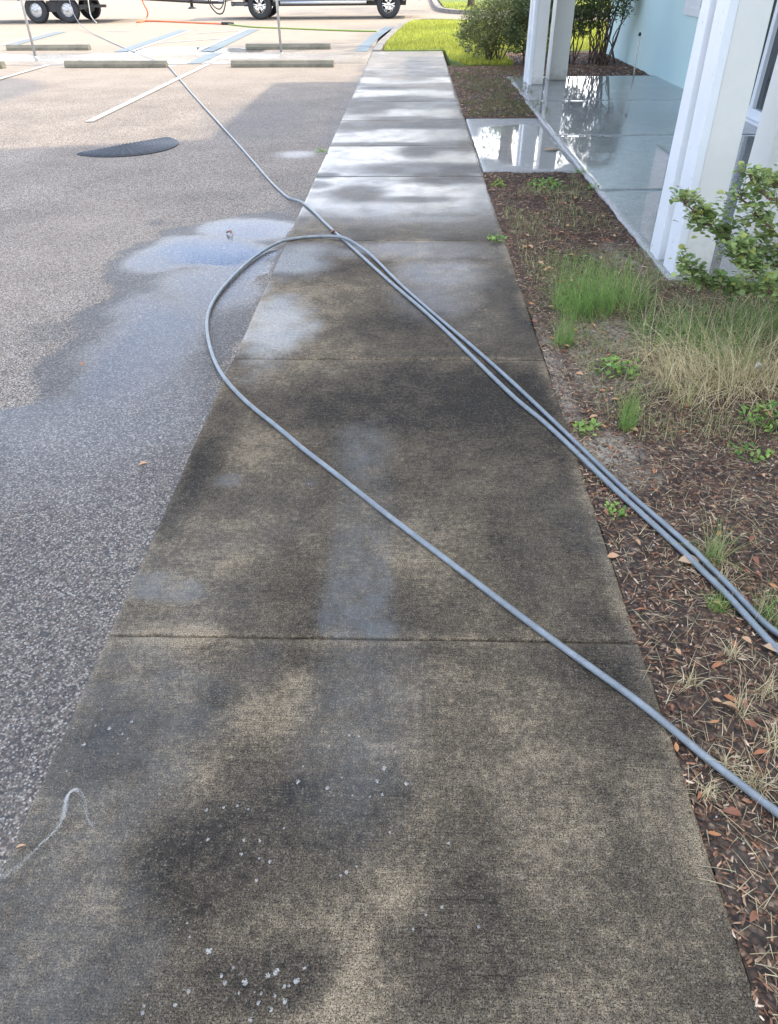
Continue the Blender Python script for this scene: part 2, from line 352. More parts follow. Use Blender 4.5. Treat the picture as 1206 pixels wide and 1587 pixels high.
wet = np.maximum(wet, .55*poly(x, y, [(-80, 108), (0, 118), (60, 122), (72, 132), (40, 147), (0, 156), (-80, 165)], .1, .1, 5, 2))
film = np.zeros_like(x)
for a in [(325, 390, 120, 24, 1.0), (395, 352, 80, 18, .8), (240, 405, 60, 20, .75), (370, 420, 60, 26, .7), (462, 236, 38, 6, .6)]:
    film = np.maximum(film, a[4]*ell(x, y, *a[:4], .5, .42, int(a[0]), 4))
film = np.maximum(film, .8*ell(x, y, 225, 540, 100, 100, .7, .6, 3, 3)); film = np.maximum(film, .7*ell(x, y, 90, 680, 200, 80, .7, .6, 9, 3))
film = np.maximum(film, .7*ell(x, y, 330, 440, 90, 50, .7, .5, 19, 3))
film *= np.clip(wet*2+ (np.hypot(x-G(462, 236).x, y-G(462, 236).y) < .7), 0, 1)
st = (y > 15.9) & (y < 20)
film = np.maximum(film, np.where(st, .9*sm(.5, .62, fbm(x, y, .8, 4, 40)), 0)*(x > -6.5)*(x < -3.2))
wet = np.maximum(wet, film*.9)
# damp blotches of the shaded lane and the darker rim beside the walk
wet = np.maximum(wet, .5*sm(.35, 0, SX0-x)*sm(.4, .55, fbm(x, y, 1.5, 3, 70))*(y < 16))
wet = np.maximum(wet, .6*ell(x, y, 240, 342, 14, 4, .4, .3, 2)); wet = np.maximum(wet, .4*ell(x, y, 400, 190, 90, 40, .5, .4, 21, 1))
pale = sm(10.5, 16, y)*.55+.45*sm(18, 22, y)+.25*ell(x, y, 60, 420, 120, 120, .6, .3, 6, 1)*(1-wet)
z = -.014+(fbm(x, y, .6, 3, 77)-.5)*.008*(y < 30); z[y > 16] = -.012
park = tag(link('parking_lot', npmesh('parking_lot', np.stack([x, y, z], 1), Fq, dict(wet=wet, film=film, pale=pale)), M_ASPHALT, smooth=True), kind='structure')
# sheet under the walk joints
u = MB(); u.box(SX0+.004, SX1-.004, -1, 16.29, -.15, -.022); tag(u.build('joint_filler', M_SOIL), kind='structure')

# ---- sidewalk slabs
def slabs(name, rects, mat, fattr, zt=0.0, thick=.1, edge=.0025):
    Vs, Fs, A = [], [], {k: [] for k in ('tone', 'wet', 'film', 'foam', 'clean')}; b = 0
    for (x0, x1, y0, y1, st) in rects:
        nx = max(2, int(round((x1-x0)/st))+1); ny = max(2, int(round((y1-y0)/st))+1)
        bx = np.concatenate([[x0], [x0+.006], np.linspace(x0, x1, nx)[1:-1], [x1-.006], [x1]]); by = np.concatenate([[y0], [y0+.006], np.linspace(y0, y1, ny)[1:-1], [y1-.006], [y1]])
        x, y, F_ = tgrid(bx, by); z = np.full_like(x, zt)
        on = (x == x0) | (x == x1) | (y == y0) | (y == y1); z[on] -= .004
        at = fattr(x, y, (x0, x1, y0, y1))
        wob = (fbm(x, y, 5, 4, 91)-.5)*.018+(fbm(x, y, 28, 2, 95)-.5)*.006
        xx = x+np.where((x == x0) | (x == x1), wob*.6, 0); yy = y+np.where((y == y0) | (y == y1), (fbm(x, y, 9, 4, 93)-.5)*.007, 0)
        V = np.stack([xx, yy, z], 1); Vs.append(V); Fs.append(F_+b)
        nX, nY = len(bx), len(by); idx = np.arange(nX*nY).reshape(nY, nX)
        loop = np.concatenate([idx[0, :], idx[1:, -1], idx[-1, -2::-1], idx[-2:0:-1, 0]])
        low = V[loop].copy(); low[:, 2] = zt-thick; Vs.append(low); n = len(loop); lb = b+len(V)
        j = np.arange(n); Fs.append(np.stack([b+loop, lb+j, lb+(j+1) % n, b+loop[(j+1) % n]], 1))
        for k in A: A[k].append(at[k]); A[k].append(at[k][loop])
        b = lb+n
    return tag(link(name, npmesh(name, np.concatenate(Vs), np.concatenate(Fs), {k: np.concatenate(v) for k, v in A.items()}), mat, smooth=False), kind='structure')
JY = [-.45, 1.40, 3.22, 5.10, 6.98, 8.34, 9.88, 11.37, 12.80, 14.2, 15.35, 16.35, 18.49]
def c3(x_, y_): return 400+x_/2.412, 60+y_/2.412
DRY = [(470, 226, 170, 13, .8), (390, 262, 120, 24, .85), (520, 298, 160, 9, .6), (560, 322, 290, 15, .75), (470, 394, 250, 8, .85), (600, 425, 90, 26, .8), (760, 405, 140, 22, .85), (600, 486, 300, 26, .75), (250, 512, 60, 12, .9), (700, 522, 120, 24, .9), (380, 580, 105, 30, .85), (210, 545, 60, 14, .6), (580, 600, 140, 11, .7), (190, 682, 70, 16, .8), (300, 720, 120, 14, .5), (700, 660, 120, 9, .3), (560, 152, 90, 8, .5), (480, 186, 80, 6, .5), (860, 300, 70, 12, .8), (300, 790, 120, 30, .8), (420, 130, 50, 6, .5)]
def walk_attr(x, y, rc):
    n = fbm(x, y, 1.1, 5, 3); n2 = fbm(x*1.0, y*.7, 3.2, 5, 12)
    tone = .40+(n-.5)*.75+(n2-.5)*.45
    def E(*a, s=.55, j=.35, sd=0, f=2): return ell(x, y, *a, s, j, sd, f)
    # foreground: pale scoured streaks and dark algae, as in the photo
    for a in [(600, 1480, 40, 110, .1), (250, 1200, 90, 60, .14), (430, 1100, 60, 60, .22), (120, 1420, 60, 130, .18), (680, 850, 70, 60, .12), (300, 850, 110, 60, .2), (700, 1060, 160, 60, .12), (540, 1560, 50, 60, .25), (980, 800, 40, 90, .14), (440, 480, 130, 40, .3), (520, 440, 100, 20, .2), (560, 530, 200, 20, .12), (860, 1200, 120, 150, .08), (250, 980, 80, 60, .1), (1030, 1300, 40, 120, .12), (400, 700, 60, 25, .1)]:
        tone = tone+a[4]*E(*a[:4], sd=int(a[0]))
    for a in [(380, 1260, 110, 70, .12), (560, 1240, 120, 60, .1), (300, 1370, 120, 60, .1), (180, 1150, 60, 70, .2), (420, 1520, 90, 50, .3), (740, 1490, 100, 110, .2), (330, 690, 30, 60, .28), (620, 620, 250, 45, .25), (780, 650, 90, 80, .18), (650, 760, 60, 90, .15), (760, 560, 90, 50, .15), (840, 480, 60, 70, .3), (900, 900, 60, 120, .12), (930, 1100, 60, 80, .1), (640, 960, 80, 40, .12), (860, 1020, 120, 30, .12), (700, 1330, 80, 60, .1)]:
        tone = tone-.75*a[4]*E(*a[:4], sd=int(a[1]), s=.45, j=.5, f=4)
    for k_, (w_, pts) in enumerate([(-.26, [(530, 1195), (640, 1235), (600, 1290), (520, 1370), (400, 1390), (260, 1390), (170, 1350), (320, 1290), (380, 1250), (430, 1210)]),
        (-.22, [(60, 1130), (150, 1080), (300, 1095), (420, 1045), (400, 1085), (260, 1160), (150, 1190), (80, 1200)]), (-.24, [(330, 1500), (440, 1480), (480, 1530), (470, 1587), (340, 1587), (350, 1540)]),
        (-.2, [(640, 1450), (760, 1400), (800, 1500), (700, 1587), (600, 1587), (560, 1540)]), (.24, [(640, 1380), (600, 1430), (560, 1500), (510, 1587), (440, 1587), (500, 1500), (560, 1420)]),
        (.2, [(330, 1120), (470, 1060), (520, 1100), (380, 1190), (300, 1260), (220, 1240)]), (.14, [(140, 1200), (260, 1190), (230, 1270), (130, 1330), (60, 1400), (40, 1370)]), (-.2, [(290, 690), (340, 680), (300, 790), (240, 860), (260, 770)]),
        (-.14, [(860, 600), (900, 720), (960, 900), (900, 880), (840, 720), (800, 620)]), (-.16, [(700, 1020), (1000, 1010), (1060, 1180), (900, 1160), (760, 1080)]), (.1, [(500, 1000), (680, 1040), (760, 1200), (600, 1180), (520, 1080)])]):
        tone = tone+w_*.62*poly(x, y, pts, .03, .11, k_*3, 7)
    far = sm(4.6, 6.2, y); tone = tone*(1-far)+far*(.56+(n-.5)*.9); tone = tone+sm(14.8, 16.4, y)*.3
    # pale worn rims along the edges and joints
    er = np.minimum(x-SX0, SX1-x); wr = fbm(x, y, 6, 4, 31)
    tone = tone+sm(.065, .0, SX1-x+(wr-.5)*.06)*.34*sm(.35, .6, fbm(x, y, 2, 3, 32)+.15)+sm(.035, 0, x-SX0+(wr-.5)*.05)*.12
    dj = np.minimum(y-rc[2], rc[3]-y); tone = tone+sm(.05, 0, dj+(wr-.5)*.08)*.3*sm(.45, .6, fbm(x, y, 2.6, 3, 36))
    wet = far*.75+.35*E(840, 490, 80, 70, sd=3)+.2*E(380, 1260, 130, 90)+.15*E(180, 1150, 70, 80); wet = np.clip(wet, 0, 1)
    film = far*sm(4.8, 6.0, y+(fbm(x, y, 1.2, 3, 44)-.5)*.9)
    film = film*.78*np.maximum(.35+.75*sm(.36, .56, fbm(x*.45, y, 1.25, 5, 46)), .5*sm(8.6, 10.5, y))*(1-.25*sm(7, 9, y))
    for (a, b_, c_, d_, s_) in DRY:
        px, py = c3(a, b_); film = film*(1-s_*ell(x, y, px, py, c_/2.412, d_/2.412, .5, .4, int(a), 1.6))
    for a in [(655, 388, 130, 13, .6), (690, 425, 80, 22, .75), (680, 460, 60, 32, .6), (500, 385, 40, 10, .35), (730, 505, 45, 30, .2), (780, 395, 40, 15, .5)]:
        film = np.maximum(film, a[4]*E(*a[:4], sd=int(a[0]), s=.6))
    cl = .38*E(568, 700, 38, 42, s=.7, j=.5, f=9)+.6*poly(x, y, [(535, 700), (600, 700), (608, 800), (612, 985), (498, 985), (503, 830)], .03, .05, 2, 7)*sm(3.0, 1.6, y+.4)
    cl = np.maximum(cl, .6*poly(x, y, [(240, 878), (285, 886), (322, 905), (322, 930), (250, 938), (185, 935), (200, 885)], .025, .05, 8)); cl = np.maximum(cl, .5*E(355, 745, 25, 12)); cl = np.maximum(cl, .3*E(560, 1150, 90, 160))
    cl = np.maximum(cl, .28*E(480, 748, 12, 6, s=.6))
    cl = np.maximum(cl, .3*sm(.45, .62, fbm(x, y, 1.3, 4, 55))*sm(2.4, 1.2, y))
    foam = np.maximum(.42*E(425, 508, 50, 48, s=.7, j=.6, f=8), .36*E(452, 405, 48, 24, s=.55, j=.4, f=5)); foam = np.maximum(foam, .3*E(400, 450, 20, 15)); foam = foam*(x > SX0)
    foam = np.maximum(foam, .12*far*sm(.5, .7, fbm(x, y, 5, 4, 61)))
    film = np.maximum(film, foam*.35); clean = np.clip(cl+.25*far, 0, 1)
    return dict(tone=np.clip(tone, 0, 1), wet=wet, film=np.clip(film, 0, 1), foam=foam, clean=clean)
rects = []
for i in range(len(JY)-1):
    st_ = .016 if JY[i] < 5 else .03 if JY[i] < 8 else .05
    rects.append((SX0, SX1, JY[i]+(.0035 if i < 3 else .002), JY[i+1]-(.0035 if i < 3 else .002) if i < 11 else 18.49, st_))
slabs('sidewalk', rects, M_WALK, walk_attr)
def strip_attr(x, y, rc):
    n = fbm(x, y, .8, 5, 5); far = np.ones_like(x)
    film = .9*sm(.42, .6, fbm(x*.7, y*1.5, .8, 4, 40))*(x < -1.3)*(.3+.7*sm(-2.6, -3.4, x))
    return dict(tone=np.clip(.6+(n-.5)*.6, 0, 1), wet=film*.8, film=film, foam=far*0, clean=far*0)
sr = [(-14, SX0-.012, 16.3, 18.5, .1)]
slabs('crossing_strip', sr, M_STRIP, strip_attr, -.004)
def slab_attr(x, y, rc):
    n = fbm(x, y, .9, 5, 15); one = np.ones_like(x)
    film = one*.93; film *= 1-.85*sm(.06, 0, x-rc[0]+.0)
    wet = one*.75
    if rc[1] < 1.6:      # link slab: puddle in the middle, drier rims
        film = np.maximum(1.0*poly(x, y, [(705, 236), (745, 198), (800, 193), (850, 196), (880, 225), (890, 252), (850, 262), (790, 258), (750, 243)], .09, .16, 7, 3), .1); wet = .45+.5*film
    else: film *= .9+.15*sm(.4, .55, fbm(x, y, .7, 4, 18))
    return dict(tone=np.clip(.45+(n-.5)*.5+.4*sm(.05, 0, x-rc[0]), 0, 1), wet=wet, film=np.clip(film, 0, 1), foam=one*0, clean=one*0)
slabs('link_path', [(SX1+.012, 1.555, 7.17, 9.98, .04)], M_SLAB, slab_attr, 0)
PZ = .012
slabs('porch_floor', [(1.57, 4.06, 4.33, 6.42, .06), (1.57, 4.06, 6.432, 8.8, .06), (1.57, 4.06, 8.812, 11.3, .06), (1.60, 4.06, 11.312, 13.95, .06)], M_SLAB, slab_attr, PZ)

# ---- planting beds
def bed_h(x, y): return -.03+(fbm(x, y, 1.6, 3, 101))*.045+(fbm(x, y, 14, 4, 103)-.5)*.022+(fbm(x, y, 50, 2, 107)-.5)*.008
def bed(name, x0, x1, y0, y1, st, hole=None):
    xs = np.arange(x0, x1+st, st); ys = np.arange(y0, y1+st, st); xs[-1] = x1; ys[-1] = y1
    x, y, F_ = tgrid(xs, ys, hole)
    z = bed_h(x, y); sand = np.zeros_like(x)
    for a in [(945, 515, 40, 22, .9), (940, 690, 45, 30, .9), (900, 545, 30, 60, .5), (990, 585, 60, 16, .5), (1010, 405, 60, 20, .55), (960, 395, 30, 20, .7), (870, 600, 14, 80, .6), (1150, 1330, 60, 60, .12), (980, 730, 40, 25, .45)]:
        sand = np.maximum(sand, a[4]*ell(x, y, *a[:4], .6, .5, int(a[0]), 5))
    wet = .8*sm(6.0, 6.6, y)*(y < 7.2)+.8*ell(x, y, 880, 300, 60, 60, .6, .4, 3, 3)+.5*sm(.35, .0, x-SX1)*sm(2.6, 1.5, y)
    return tag(link(name, npmesh(name, np.stack([x, y, z], 1), F_, dict(sand=sand, wet=np.clip(wet, 0, 1))), M_SOIL, smooth=True), kind='structure')
bed('planting_bed', SX1+.0, 4.2, -.6, 7.17, .018, lambda a, b: (a < 1.58) | (b < 4.34))
bed('far_planting_bed', SX1+.0, 4.1, 9.99, 15.6, .04, lambda a, b: (a < 1.59) | (b > 13.95))
bed('back_planting_bed', 1.9, 4.1, 15.6, 18.2, .08)

# ---- lawn, curbs, far verge
def outline_sheet(name, pts, z, mat, thick=.12):
    m = MB(); n = len(pts); m.add([(p[0], p[1], z) for p in pts]+[(p[0], p[1], z-thick) for p in pts], [tuple(range(n))]+[(i, (i+1) % n, (i+1) % n+n, i+n) for i in range(n)])
    return tag(m.build(name, mat), kind='structure')
LAWN = [(-.63, 18.56), (.72, 18.56), (.74, 16.6), (1.0, 15.6), (1.9, 15.62), (1.9, 18.2), (14, 18.2), (14, 27.4), (4.5, 27.2), (2.0, 28.2), (.6, 29.2), (.1, 28.7), (-.18, 27), (-.42, 23.5), (-.6, 20.5)]
outline_sheet('lawn', LAWN, .008, M_LAWN)
VERGE = [(1.3, 36.5), (1.6, 33.5), (2.6, 32.3), (6, 31.6), (40, 31.6), (40, 60), (1.3, 60)]
outline_sheet('far_verge', VERGE, .05, M_LAWN)
outline_sheet('side_field', [(14, 18.2), (60, 18.2), (60, 27.4), (14, 27.4)], .03, M_LAWN)
def sweep(name, P, prof, mat, parent=None):   # prof: (side, z)
    m = MB(); vs = []; n = len(P); k = len(prof)
    for i in range(n):
        a = Vector(P[max(i-1, 0)]); b = Vector(P[min(i+1, n-1)]); d = (b-a).normalized(); nn = Vector((d.y, -d.x))
        for s_, z_ in prof: vs.append((P[i][0]+nn.x*s_, P[i][1]+nn.y*s_, z_))
    f = [(i*k+j, i*k+(j+1) % k, (i+1)*k+(j+1) % k, (i+1)*k+j) for i in range(n-1) for j in range(k)]+[tuple(range(k)), tuple((n-1)*k+j for j in range(k))]
    m.add(vs, f); return m.build(name, mat, parent, bevel=.012)
def smooth_path(P, n=8):
    P = [Vector(p) for p in P]; out = []
    for i in range(len(P)-1):
        p0, p1, p2, p3 = P[max(i-1, 0)], P[i], P[i+1], P[min(i+2, len(P)-1)]
        for j in range(n):
            t_ = j/n; out.append(.5*((2*p1)+(p2-p0)*t_+(2*p0-5*p1+4*p2-p3)*t_*t_+(3*p1-p0-3*p2+p3)*t_**3))
    return out+[P[-1]]
cp = smooth_path([(-.88, 18.52), (-.84, 20.5), (-.66, 23.5), (-.42, 27), (-.1, 28.9), (.6, 29.45), (2.0, 28.45), (4.5, 27.45), (14, 27.6)], 5)
sweep('lawn_curb', cp, [(0, -.1), (.2, -.1), (.2, .03), (.02, .03)], M_CURB); tag(bpy.data.objects['lawn_curb'], kind='structure')
cp = smooth_path([(1.15, 48), (1.15, 36.5), (1.45, 33.4), (2.5, 32.15), (6, 31.4), (40, 31.4)], 5)
tag(sweep('verge_curb', cp[::-1], [(0, -.1), (-.22, -.1), (-.22, .12), (0, .12)], M_CURB), kind='structure')

# ---- road paint (sheets 4 mm up)
def strip_line(a, b, w, mat, z=-.003, name='parking_line'):
    a = Vector(a[:2]); b = Vector(b[:2]); d = (b-a).normalized(); n_ = Vector((d.y, -d.x))*w/2
    m = MB(); k = 14; vs = []
    for i in range(k+1):
        p = a.lerp(b, i/k); vs += [(p.x-n_.x, p.y-n_.y, z), (p.x+n_.x, p.y+n_.y, z)]
    m.add(vs, [(2*i, 2*i+1, 2*i+3, 2*i+2) for i in range(k)]); return tag(m.build(name, mat), kind='structure')
strip_line((-4.02, 9.92), (-3.98, 16.28), .1, M_LINE)
strip_line((-7.1, 9.9), (-7.15, 16.28), .1, M_LINE)
a_, b_ = G(304, 79.5), G(382, 45); strip_line(a_, b_, .11, M_LINE); e_ = Vector((.24, 0, 0)); strip_line(a_+e_, b_+e_, .3, M_BLUE)
a_, b_ = G(202, 79.5), G(297, 46); strip_line(a_, b_, .11, M_LINE); e_ = Vector((-.24, 0, 0)); strip_line(a_+e_, b_+e_, .3, M_BLUE)
strip_line(G(0, 70), G(88, 47), .12, M_LINE); strip_line(G(15, 70), G(96, 49), .25, M_BLUE)
strip_line(G(215, 77.5), G(322, 71), .1, M_LINE); strip_line(G(245, 66), G(345, 59), .1, M_LINE); strip_line(G(300, 51.5), G(372, 47), .1, M_LINE)
strip_line(G(165, 48), G(205, 48), .15, M_LINE)
strip_line(G(0, 16.5), G(32, 10), .12, M_LINE); strip_line(G(258, 14), G(296, 2), .12, M_LINE); strip_line(G(168, 5), G(182, 1), .12, M_LINE)
bl = smooth_path([(-1.12, 18.56), (-1.08, 20.5), (-.9, 23.5), (-.68, 26)], 6); m = MB(); vs = []
for p in bl: vs += [(p.x-.14, p.y, -.003), (p.x+.14, p.y, -.003)]
m.add(vs, [(2*i, 2*i+1, 2*i+3, 2*i+2) for i in range(len(bl)-1)]); tag(m.build('blue_line', M_BLUE), kind='structure')
m = MB(); a, b = Vector((-4.02, 18.5)), None
strip_line((-4.28, 16.35), (-4.28, 18.45), .28, M_BLUE, .001); strip_line((-4.02, 16.35), (-4.02, 18.45), .12, M_LINE, .001)

# ================= wheel stops, posts, mat =================
def wheel_stop(p0, p1, label):
    a, b = G(*p0), G(*p1); L_ = (b-a).length; c = (a+b)/2; o = empty('wheel_stop', (c.x, c.y+.08, -.012), math.atan2(b.y-a.y, b.x-a.x))
    tag(o, label, 'wheel stop', 'concrete wheel stops in front of the parking bays')
    pr = [(-.08, 0), (-.08, .055), (-.05, .11), (.05, .11), (.08, .055), (.08, 0)]; m = MB(); ks = np.linspace(-L_/2, L_/2, 9); n = 6
    vs = [(k, yy+random.uniform(-.002, .002), zz) for k in ks for yy, zz in pr]
    m.add(vs, [(i*n+j, i*n+(j+1) % n, (i+1)*n+(j+1) % n, (i+1)*n+j) for i in range(8) for j in range(n)]+[tuple(range(n)), tuple(8*n+j for j in range(n))])
    m.build('concrete_body', M_STOP, o, bevel=.008)
    for s_ in (-1, 1):
        q = MB(); q.lathe([(.0, .108), (.014, .113), (.014, .117), (.0, .119)], (s_*L_*.35, 0, 0), 'Z', 10); q.build('anchor_pin', M_STEEL, o)
    return o
wheel_stop((100, 104), (258, 103.5), 'pale wheel stop in the near row with the thin hose curling past its right end')
wheel_stop((358, 103.5), (517, 103), 'wheel stop in the near row beside the sidewalk end')
wheel_stop((10, 77.5), (138, 77), 'wheel stop in the far row behind the left post')
wheel_stop((381, 76), (512, 75.5), 'grey wheel stop in the far row behind the middle post')
wheel_stop((-160, 105), (4, 105), 'wheel stop cut off by the left edge of the photo')
def post(px, py, topx, topy, label):
    b = G(px, py); o = empty('sign_post', (b.x, b.y, 0)); tag(o, label, 'post', 'galvanised sign posts on the crossing strip')
    tp = PY(topx, topy, b.y); k = 2.1/tp.z; top = Vector(((tp.x-b.x)*k, 0, 2.1))
    m = MB(); m.tube([(0, 0, -.03), top], .027, 14); m.build('pole', M_GALV, o, True)
    m = MB(); m.lathe([(.045, -.002), (.045, .006), (.034, .012), (.03, .014)], (0, 0, 0), 'Z', 16); m.build('base_collar', M_GALV, o, True)
post(55, 88, 33, 0, 'thin galvanised post leaning beside the left far wheel stop')
post(436, 82, 429, 0, 'galvanised post standing in front of the middle wheel stop')
# half-round ribbed rubber mat
mt = empty('rubber_mat', (-3.1, 8.46, -.012), math.atan2(.8, .67)); tag(mt, 'black ribbed half-round rubber mat lying on the asphalt lane', 'mat')
m = MB(); nr, na = 60, 48; vs = []
for i in range(nr+1):
    rr = .57*i/nr
    for j in range(na+1):
        a = math.pi+math.pi*j/na; rim = min(1, (1-i/nr)/.12)
        h = .005+.008*(rim**.6)+.009*abs(math.sin(rr*math.pi/.045))*(1 if i < nr-1 else 0)*(.6+.4*math.sin(j*2.1)**2)
        vs.append((rr*math.cos(a), rr*math.sin(a), h))
nb_ = len(vs); vs += [(.57*math.cos(math.pi+math.pi*j/na), .57*math.sin(math.pi+math.pi*j/na), 0) for j in range(na+1)]
f = [(i*(na+1)+j, i*(na+1)+j+1, (i+1)*(na+1)+j+1, (i+1)*(na+1)+j) for i in range(nr) for j in range(na)]
f += [(nr*(na+1)+j, nr*(na+1)+j+1, nb_+j+1, nb_+j) for j in range(na)]
k1 = [i*(na+1) for i in range(nr, -1, -1)]+[i*(na+1)+na for i in range(1, nr+1)]; f.append(tuple(k1+[nb_+na, nb_]))
m.add(vs, f); m.build('ribbed_surface', M_RUBBER, mt)

# ================= building =================
WX = 4.05
bd = empty('building', (WX, 10, 0)); tag(bd, 'pale aqua stucco building with glass entrance beside the porch', 'building')
def bpart(name, fn, mat, bev=0):
    m = MB(); fn(m); m.v = [(a-WX, b-10, c) for a, b, c in m.v]; return m.build(name, mat, bd, bevel=bev)
w0 = PX(1062, 22, WX)            # lower far corner of the window trim
wy1, wz0 = w0.y, w0.z; wy0 = wy1-1.5
def wallf(m):
    m.box(WX, WX+.3, wy1-.02, 17.93, -.1, 3.35); m.box(WX, WX+.3, 10.95, wy1-.02, -.1, wz0+.02); m.box(WX, WX+.3, 10.95, wy0+.02, wz0+.02, 3.35) if wy0+.02 > 10.95 else None
    m.box(WX, WX+.3, wy0+.02, wy1-.02, 2.6, 3.35); m.box(WX, WX+.3, 2, 7.4, -.1, 3.35); m.box(WX, WX+.3, 7.4, 10.95, 2.5, 3.35)
    m.box(WX+.3, 12, 17.6, 17.93, -.1, 3.35); m.box(WX+.3, 12, -15, 2.0, -.1, 3.35)
bpart('wall', wallf, M_AQUA)
bpart('upper_storey', lambda m: m.box(5.2, 13, -15, 10.7, 3.5, 9.6), M_AQUA)
bpart('porch_roof', lambda m: m.box(1.30, WX+.4, 4.0, 14.4, 3.05, 3.3), M_TRIM)
bpart('wing_roof', lambda m: m.box(3.7, 12.5, -15, 18.2, 3.352, 3.55), M_ROOF)
def winf(m):
    m.box(WX-.04, WX+.05, wy0, wy1, wz0-.0, wz0+.1); m.box(WX-.035, WX+.05, wy1-.7, wy1, wz0+.1, 2.6); m.box(WX-.035, WX+.05, wy0, wy0+.09, wz0+.1, 2.6)
wn_ = bpart('window_trim', winf, M_TRIM, .004)
bpart('window_pane', lambda m: m.box(WX+.06, WX+.08, wy0+.03, wy1-.03, wz0+.05, 2.6), M_GLASS)
def frf(m):
    m.box(WX-.03, WX+.09, 7.4, 10.95, PZ, PZ+.13)
    for yy in (7.4, 8.55, 9.7, 10.86): m.box(WX-.027, WX+.087, yy, yy+.09, PZ+.13, 2.45)
    m.box(WX-.03, WX+.09, 7.4, 10.95, 2.45, 2.52)
bpart('door_frame', frf, M_TRIM, .004)
for yy in (7.49, 8.64, 9.79):
    gl = bpart('door_glass', lambda m: m.box(WX+.02, WX+.04, yy, yy+1.065, PZ+.13, 2.45), M_GLASS)
bpart('door_sill', lambda m: m.box(WX-.09, WX-.03, 7.45, 10.92, PZ, PZ+.03), M_TRIM, .003)
def interior(m): m.box(WX+1.5, WX+1.6, 6, 12, 0, 3)
bpart('inner_wall', interior, M_STEEL)
def column(x0, x1, y0, y1, label, side=True):
    o = empty('porch_column', (x0, y0, PZ)); tag(o, label, 'column', 'white square porch columns'); w = x1-x0; d = y1-y0; Hh = 3.05-PZ; by = .2
    m = MB(); m.box(.035 if side else 0, w, .0, d-.0, 0, Hh, (.035 if side else 0, w, by, d)); m.build('shaft', M_WHITE, o, bevel=.006)  # same paint as the boards, front shade put into its colour
    def vb(a, b, nm, out):      # board on the left face, following the batter of the front
        q = MB(); fa = lambda yy, zt: yy+(by*zt/Hh if yy < d*.35 else by*zt/Hh*(1-(yy-d*.35)/(d*.65)) if yy < d else 0)
        z0, z1 = 0.0, Hh
        q.add([(-out, fa(a, z0), z0), (.037, fa(a, z0), z0), (.037, fa(b, z0), z0), (-out, fa(b, z0), z0), (-out, fa(a, z1), z1), (.037, fa(a, z1), z1), (.037, fa(b, z1), z1), (-out, fa(b, z1), z1)],
              [(3, 2, 1, 0), (4, 5, 6, 7), (0, 1, 5, 4), (1, 2, 6, 5), (2, 3, 7, 6), (3, 0, 4, 7)]); q.build(nm, M_TRIM, o, bevel=.003)  # same paint as the shaft, brighter left-side light put into its colour
    if side: vb(-.006, d*.38, 'corner_board', .012); vb(d*.58, d*.98, 'corner_board', .022)
    q = MB(); q.box(.01, w-.004, -.004, .0, 0, .012); q.build('sealant_bead', M_CURB, o)
column(1.61, 1.825, 4.38, 4.86, 'nearest white porch column with a grooved left face beside the leafy shrub')
column(2.245, 2.6, 4.92, 5.25, 'white column at the right edge just behind the nearest column', False)
column(1.82, 2.035, 12.88, 13.42, 'far white column standing at the slab corner by the mulch')
column(2.21, 2.49, 13.40, 13.8, 'far white column in front of the hedge, right one of its pair', False)
# thin white pipe at the slab end
pb = G(982, 119); pt = PY(992, 52, pb.y); o = empty('riser_pipe', (pb.x, pb.y, PZ)); tag(o, 'thin white upright pipe with black cap at the porch floor end', 'pipe')
dd = Vector((pt.x-pb.x, 0, pt.z-PZ)); m = MB(); m.tube([(0, 0, -.03), dd*.97], .013, 12); m.build('pipe_shaft', M_WHITE, o, True)
m = MB(); m.tube([dd*.95, dd*1.0, dd*1.03], [.021, .024, .015], 12); m.build('cap', M_BLACK, o, True)
# ================= hoses =================
def zg(x, y):
    if SX0 <= x <= SX1+.03: return 0.0
    if x < SX0: return -.012
    return float(bed_h(np.array([x]), np.array([y]))[0])+.004
def hose(name, pts, r, mat, label, cat='hose', extra=(), after=(), n=10, group=None):
    P = []
    for q in pts:
        g_ = G(q[0], q[1]); dz = q[2] if len(q) > 2 else 0
        P.append(Vector((g_.x, g_.y, dz)))
    P = [Vector(e) for e in extra]+P+[Vector(e) for e in after]
    S_ = smooth_path(P, 9); out = []
    ne = len(extra)*9
    for i, p in enumerate(S_):
        if i >= ne and i < len(S_)-max(0, (len(after))*9): p = Vector((p.x, p.y, max(zg(p.x, p.y), zg(p.x+.02, p.y))+r+p.z))
        out.append(p)
    # relax so that the stiff hose bridges small steps and carries no wobble
    for it in range(50):
        z_ = [p.z for p in out]
        for i in range(1, len(out)-1): out[i].z = max(z_[i], (z_[i-1]+z_[i+1])/2)
    for it in range(14):
        q_ = [p.copy() for p in out]
        for i in range(ne+1, len(out)-1-len(after)*9): out[i].x = (q_[i-1].x+2*q_[i].x+q_[i+1].x)/4; out[i].y = (q_[i-1].y+2*q_[i].y+q_[i+1].y)/4
    m = MB(); m.tube(out, r, n); return tag(m.build(name, mat, None, True), label, cat, group)
hA = [(127, 45), (150, 55), (190, 73), (228, 88.5), (250, 96.5), (263, 104), (296, 143), (330, 180), (380, 235), (415, 276), (438, 299), (450, 308, .003), (467, 314), (490, 333), (504, 348), (539, 379), (599, 434.5), (663, 489), (723, 546.5), (797.5, 620), (840, 654), (901, 712), (968, 779), (1029, 836), (1083, 885), (1130, 928), (1180, 985), (1235, 1045)]
turn = [(1290, 1090), (1345, 1075), (1340, 1030), (1270, 1010)]
